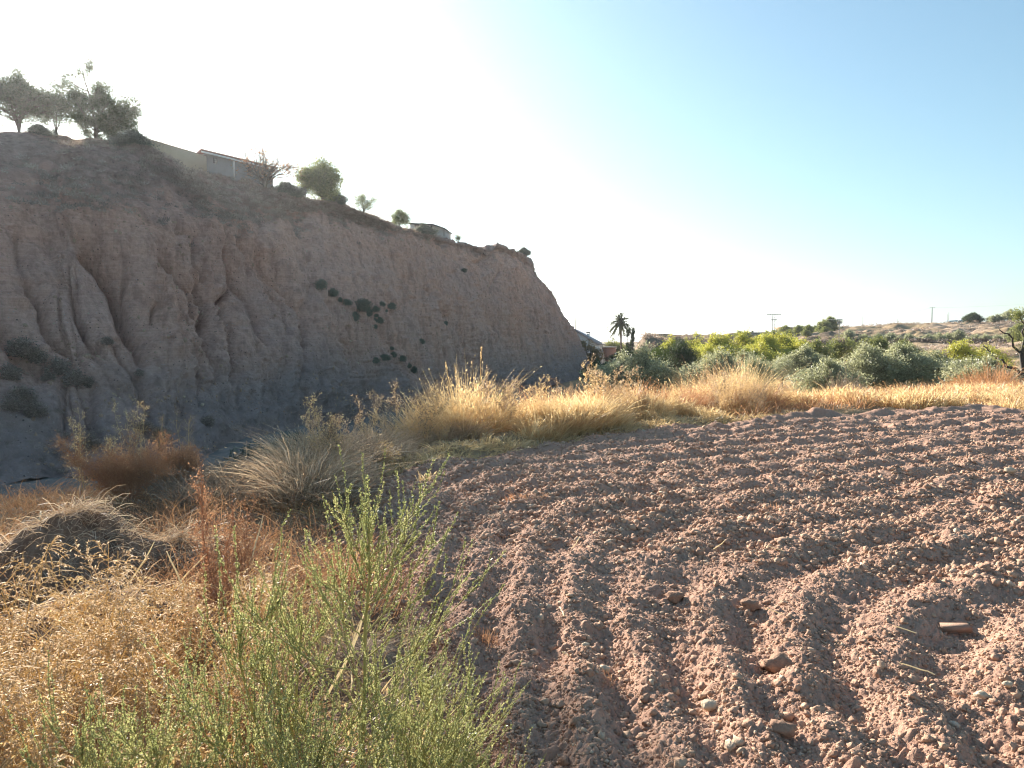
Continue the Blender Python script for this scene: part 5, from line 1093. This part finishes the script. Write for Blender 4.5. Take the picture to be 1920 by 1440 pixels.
m = MB(); m.prism([q(1127, 649.5, -.3), q(1157, 649.5, -.3), q(1157, 652, -.3), q(1127, 652, -.3)], (0, 7, 0)); m.build('roof', pale_roof, e)
D = 140; o0 = P(1158, 668, D); e = empty('parked_car', o0, 0, 'dark car parked below the palm, seen between the bushes', 'car')
m = MB(); m.prism([q(1153, 672), q(1169, 672), q(1169.5, 668), q(1166.5, 665), q(1164, 661.3), q(1157, 661.3), q(1154.5, 665), q(1152.5, 667)], (0, 1.7, 0)); m.build('body', solid('car_paint', (.10, .11, .13), (.08, .09, .11), 2., .3), e)
m = MB(); m.prism([q(1155.7, 664.6, -.02), q(1165, 664.6, -.02), q(1163.4, 662.1, -.02), q(1157.4, 662.1, -.02)], (0, .015, 0)); m.build('window', glassd, e)
for xx in (1156, 1165.5): m = MB(); m.tubes(np.array([[q(xx, 672, -.05), q(xx, 672, .12)]]), .3, 12); m.add([q(xx, 672, -.05) + np.array([cos(t) * .3, 0, sin(t) * .3]) for t in np.arange(12) * pi / 6], np.arange(12)[None]); m.build('wheel', dark_roof, e)

# buildings on the right slope
D = 205; o0 = P(1408, 638, D); e = empty('long_farm_building', o0, 0, 'long low grey farm building among shrubs on the far slope', 'building')
m = MB(); m.prism([q(1409, 645), q(1447, 645), q(1447, 624.2), q(1409, 624.2)], (0, 8, 0)); m.build('wall', grey_wall, e)
m = MB(); m.prism([q(1408, 624.2, -.4), q(1448, 624.2, -.4), q(1448, 623, -.4), q(1408, 623, -.4)], (0, 9, 0)); m.build('roof', pale_roof, e)
m = MB(); m.prism([q(1410, 623, 2), q(1413, 623, 2), q(1413, 620, 2), q(1410, 620, 2)], (0, .8, 0)); m.build('chimney', dark_roof, e)
for xx in (1422, 1433): m = MB(); m.prism([q(xx, 632, -.05), q(xx + 1.6, 632, -.05), q(xx + 1.6, 628, -.05), q(xx, 628, -.05)], (0, .03, 0)); m.build('window', glassd, e)
D = 200; o0 = P(1398, 638, D); e = empty('dark_shed', o0, 0, 'small dark shed at the left end of the long grey farm building', 'shed')
m = MB(); m.prism([q(1397, 645), q(1407, 645), q(1407, 625.5), q(1397, 625.5)], (0, 4, 0)); m.build('wall', wood, e)
m = MB(); m.prism([q(1396, 625.5, -.3), q(1408, 625.5, -.3), q(1408, 624.5, -.3), q(1396, 624.5, -.3)], (0, 5, 0)); m.build('roof', dark_roof, e)
D = 214; o0 = P(1480, 628, D); e = empty('gabled_house', o0, 0, 'cream house with a pale tiled roof in front of the far pylon', 'house')
m = MB(); m.prism([q(1472, 632), q(1497, 632), q(1497, 616.5), q(1472, 616.5)], (0, 7, 0)); m.build('wall', tan_wall, e)
m = MB(); m.prism([q(1466, 613, -.6), q(1493, 613.5, -.6), q(1500, 617, -.6), q(1473.5, 616.6, -.6)], (0, 8, 0)); m.build('roof', tan_roof, e)
m = MB(); m.prism([q(1467, 614.2, -.7), q(1473.5, 617.6, -.7), q(1500, 618, -.7), q(1500, 617, -.7), q(1473.5, 616.6, -.7)], (0, .1, 0)); m.build('fascia', white_wall, e)
for xx in (1480, 1489): m = MB(); m.prism([q(xx, 624, -.05), q(xx + 2, 624, -.05), q(xx + 2, 620, -.05), q(xx, 620, -.05)], (0, .03, 0)); m.build('window', glassd, e)
D = 222; o0 = P(1515, 620, D); e = empty('flat_warehouse', o0, 0, 'low dark warehouse with a white roof edge left of the round green trees', 'building')
m = MB(); m.prism([q(1503, 630), q(1538, 630), q(1538, 615.8), q(1503, 615.8)], (0, 8, 0)); m.build('wall', dark_roof, e)
m = MB(); m.prism([q(1502, 615.8, -.3), q(1538, 615.8, -.3), q(1538, 614.6, -.3), q(1502, 614.6, -.3)], (0, 9, 0)); m.build('roof', white_wall, e)
D = 245; o0 = P(1795, 604, D); e = empty('awning', o0, 0, 'small white awning with blue stripes on the right skyline', 'awning')
m = MB(); m.prism([q(1783, 603.5), q(1785, 601), q(1803, 600), q(1803, 602)], (0, 3, 0)); m.build('sheet', blue_cloth, e)
m = MB(); m.prism([q(1784, 606), q(1802, 606), q(1802, 604), q(1784, 604.6)], (0, 3, 0)); m.build('front', white_wall, e)
m = MB(); m.prism([q(1804, 606), q(1810, 606), q(1810, 598), q(1804, 598)], (0, 2.5, 0)); m.build('cabin', white_wall, e)
for k, xx in enumerate((1594, 1603, 1613)):
    D = 200; o0 = P(xx, 622.5, D); o = MB().prism([q(xx, 623.2), q(xx + 2.4, 623.2), q(xx + 2.1, 621.5), q(xx + .4, 621.7)], (0, .5, 0)).build('white_crate', white_wall, loc=tuple(o0)); tag(o, ['left', 'middle', 'right'][k] + ' one of three little white boxes on the far slope', 'box', 'white boxes on the far slope')

# ---------------------------------------------------------------- poles and pylons
def pole(px_, ytop, ybase, D, label, r=.07, mat=wood, cross=None, name='utility_pole', cat='pole'):
    b = P(px_, ybase, D); h = P(px_, ytop, D)[2] - b[2]; e = empty(name, b, 0, label, cat)
    m = MB(); m.tubes(np.array([[(0, 0, -1), (0, 0, h * .5), (0, 0, h)]], float), np.array([[r * 1.2, r, r * .7]]), 8); m.build('post', mat, e, True)
    for (z_, w_) in cross or []:
        m = MB(); m.box((0, 0, h - z_), (w_, .12, .1)); 
        for s_ in (-1, 0, 1): m.tubes(np.array([[(s_ * w_ * .45, 0, h - z_ + .05), (s_ * w_ * .45, 0, h - z_ + .28)]]), .05, 6)
        m.build('crossarm', galv, e)
    return b, h
def lattice(px_, ytop, ybase, D, gap, label, arms, r=.05):
    b = P(px_, ybase, D); h = P(px_, ytop, D)[2] - b[2]; e = empty('pylon', b, 0, label, 'pylon')
    for s_ in (-1, 1):
        m = MB(); x0 = s_ * gap / 2
        for y_ in (-.14, .14): m.tubes(np.array([[(x0 * 1.25 + y_, y_, -1), (x0 + y_ * .6, y_, h)]]), r, 5)
        nz = int(h / .45)
        for k in range(nz): m.tubes(np.array([[(x0 - .14, .0, h * k / nz), (x0 + .14, .0, h * (k + 1) / nz)]]) if k % 2 else np.array([[(x0 + .14, 0, h * k / nz), (x0 - .14, 0, h * (k + 1) / nz)]]), r * .6, 4)
        m.build('mast', galv, e)
    for z_, w_ in arms:
        m = MB(); m.box((0, 0, h - z_), (w_, .2, .16))
        for s_ in (-1, -.5, .5, 1): m.tubes(np.array([[(s_ * w_ * .46, 0, h - z_ - .08), (s_ * w_ * .46, 0, h - z_ - .4)]]), .05, 6)
        m.build('crossarm', galv, e)
    return b, h
lattice(1450.5, 589, 625, 210, .55, 'twin masted steel pylon with a wide crossarm above the far buildings', [(.05, 3.6), (1.45, 1.7)])
lattice(1573, 599, 645, 160, .0001, 'slender lattice pylon with two thin crossarms left of the terraces', [(.05, 1.1), (.6, .9)], .035)
pole(1747, 576.5, 607, 232, 'tall lattice pole with a short crossarm on the right skyline', .14, galv, [(.1, 1.4)])
pole(1617.5, 586, 612, 235, 'thin tall pole standing at the left end of the bare ridge', .05)
pole(1778.5, 585.5, 607, 236, 'thin pole right of the tall crossarmed one, right of the pair', .05)
pole(1776, 589, 607, 240, 'thin pole right of the tall crossarmed one, left of the pair', .04)
pole(1682.5, 597, 610, 240, 'short thin pole in the middle of the bare ridge', .04)
pole(1490, 602, 616, 225, 'thin antenna pole behind the cream house', .04)
pole(1079, 590, 625, 140, 'thin bare pole rising behind the cliff tip', .06)
pole(1141, 625, 645, 260, 'thin pole beyond the carport', .05); pole(1186, 612, 645, 300, 'faint thin pole right of the palm crown', .06)
pole(1518, 610, 617, 230, 'short antenna on the flat warehouse', .03); pole(1378, 630, 640, 230, 'short post left of the dark shed', .05)
p = on_top(887, 455); pole(887, 440, p[2] * 0 + 456, p[1], 'thin stake on the cliff edge left of the notch', .035)
p = on_top(918, 466); pole(918.5, 440, 470, p[1], 'thin stake on the cliff edge at the notch', .045)
# overhead wires
def wire(a, b, sag, label):
    s = np.linspace(0, 1, 24)[:, None]; C = (1 - s) * a + s * b; C[:, 2] -= (4 * sag * s * (1 - s))[:, 0]
    m = MB(); m.tubes(C[None], .012, 4); tag(m.build('overhead_wire', galv), label, 'wire')
wire(P(1446, 589.5, 210), P(1573, 599, 160), .4, 'overhead wire from the twin masted pylon to the slender one')
wire(P(1573, 599, 160), P(1747, 577, 232), .6, 'overhead wire from the slender pylon to the tall skyline pole')
wire(P(1747, 577, 232), P(2050, 560, 230), .5, 'overhead wire leaving the tall skyline pole to the right')

# ---------------------------------------------------------------- far mountains
def mountain(px0, px1, D, prof, seed, label):
    xs = np.linspace(px0, px1, 240); yt = np.interp(xs, *zip(*prof)) + .8 * fbm(xs * .06, xs * 0, o=4, s=seed)
    V = []; K = 14
    for k in range(K):
        f = k / (K - 1); q = P(xs, 646 * (1 - f) + yt * f, D); q[:, 1] += f * D * .12; q[:, 0] *= 1 + f * .12; q[:, 2] = EYE + (q[:, 2] - EYE) * (1 + .12 * f); q[:, 2] += (f * (1 - f)) * D * .0015 * fbm(xs * .1, xs * 0 + k * .5, o=3, s=seed + 1); V.append(q)
    bk = V[-1].copy(); bk[:, 1] += D * .2; bk[:, 2] = -30; V.append(bk); V = np.array(V); K += 1
    a = (np.arange(K - 1)[:, None] * 240 + np.arange(239)).ravel()
    tag(mesh_obj('mountains', V.reshape(-1, 3), np.stack([a, a + 1, a + 241, a + 240], -1), solid('far_slope', (.22, .2, .16), (.16, .15, .12), .002), smooth=True), label, 'mountains', kind='structure')
mountain(1090, 1420, 5200, [(1090, 641), (1120, 637), (1150, 630), (1185, 625), (1215, 628), (1260, 630), (1300, 632), (1360, 637), (1420, 641)], 5, 'pale distant mountain range')
# ---------------------------------------------------------------- haze
hz, nt = new_mat('haze_air'); pv = N(nt, 'VolumePrincipled'); pv.inputs['Color'].default_value = (.93, .95, 1, 1); pv.inputs['Density'].default_value = .0002
pv.inputs['Anisotropy'].default_value = .66; o_ = N(nt, 'OutputMaterial'); nt.links.new(pv.outputs[0], o_.inputs['Volume'])
hb = MB().box((0, 0, 62), (14600, 14600, 180)).build('haze', hz); tag(hb, 'thin pale haze in the air', 'haze', kind='stuff')
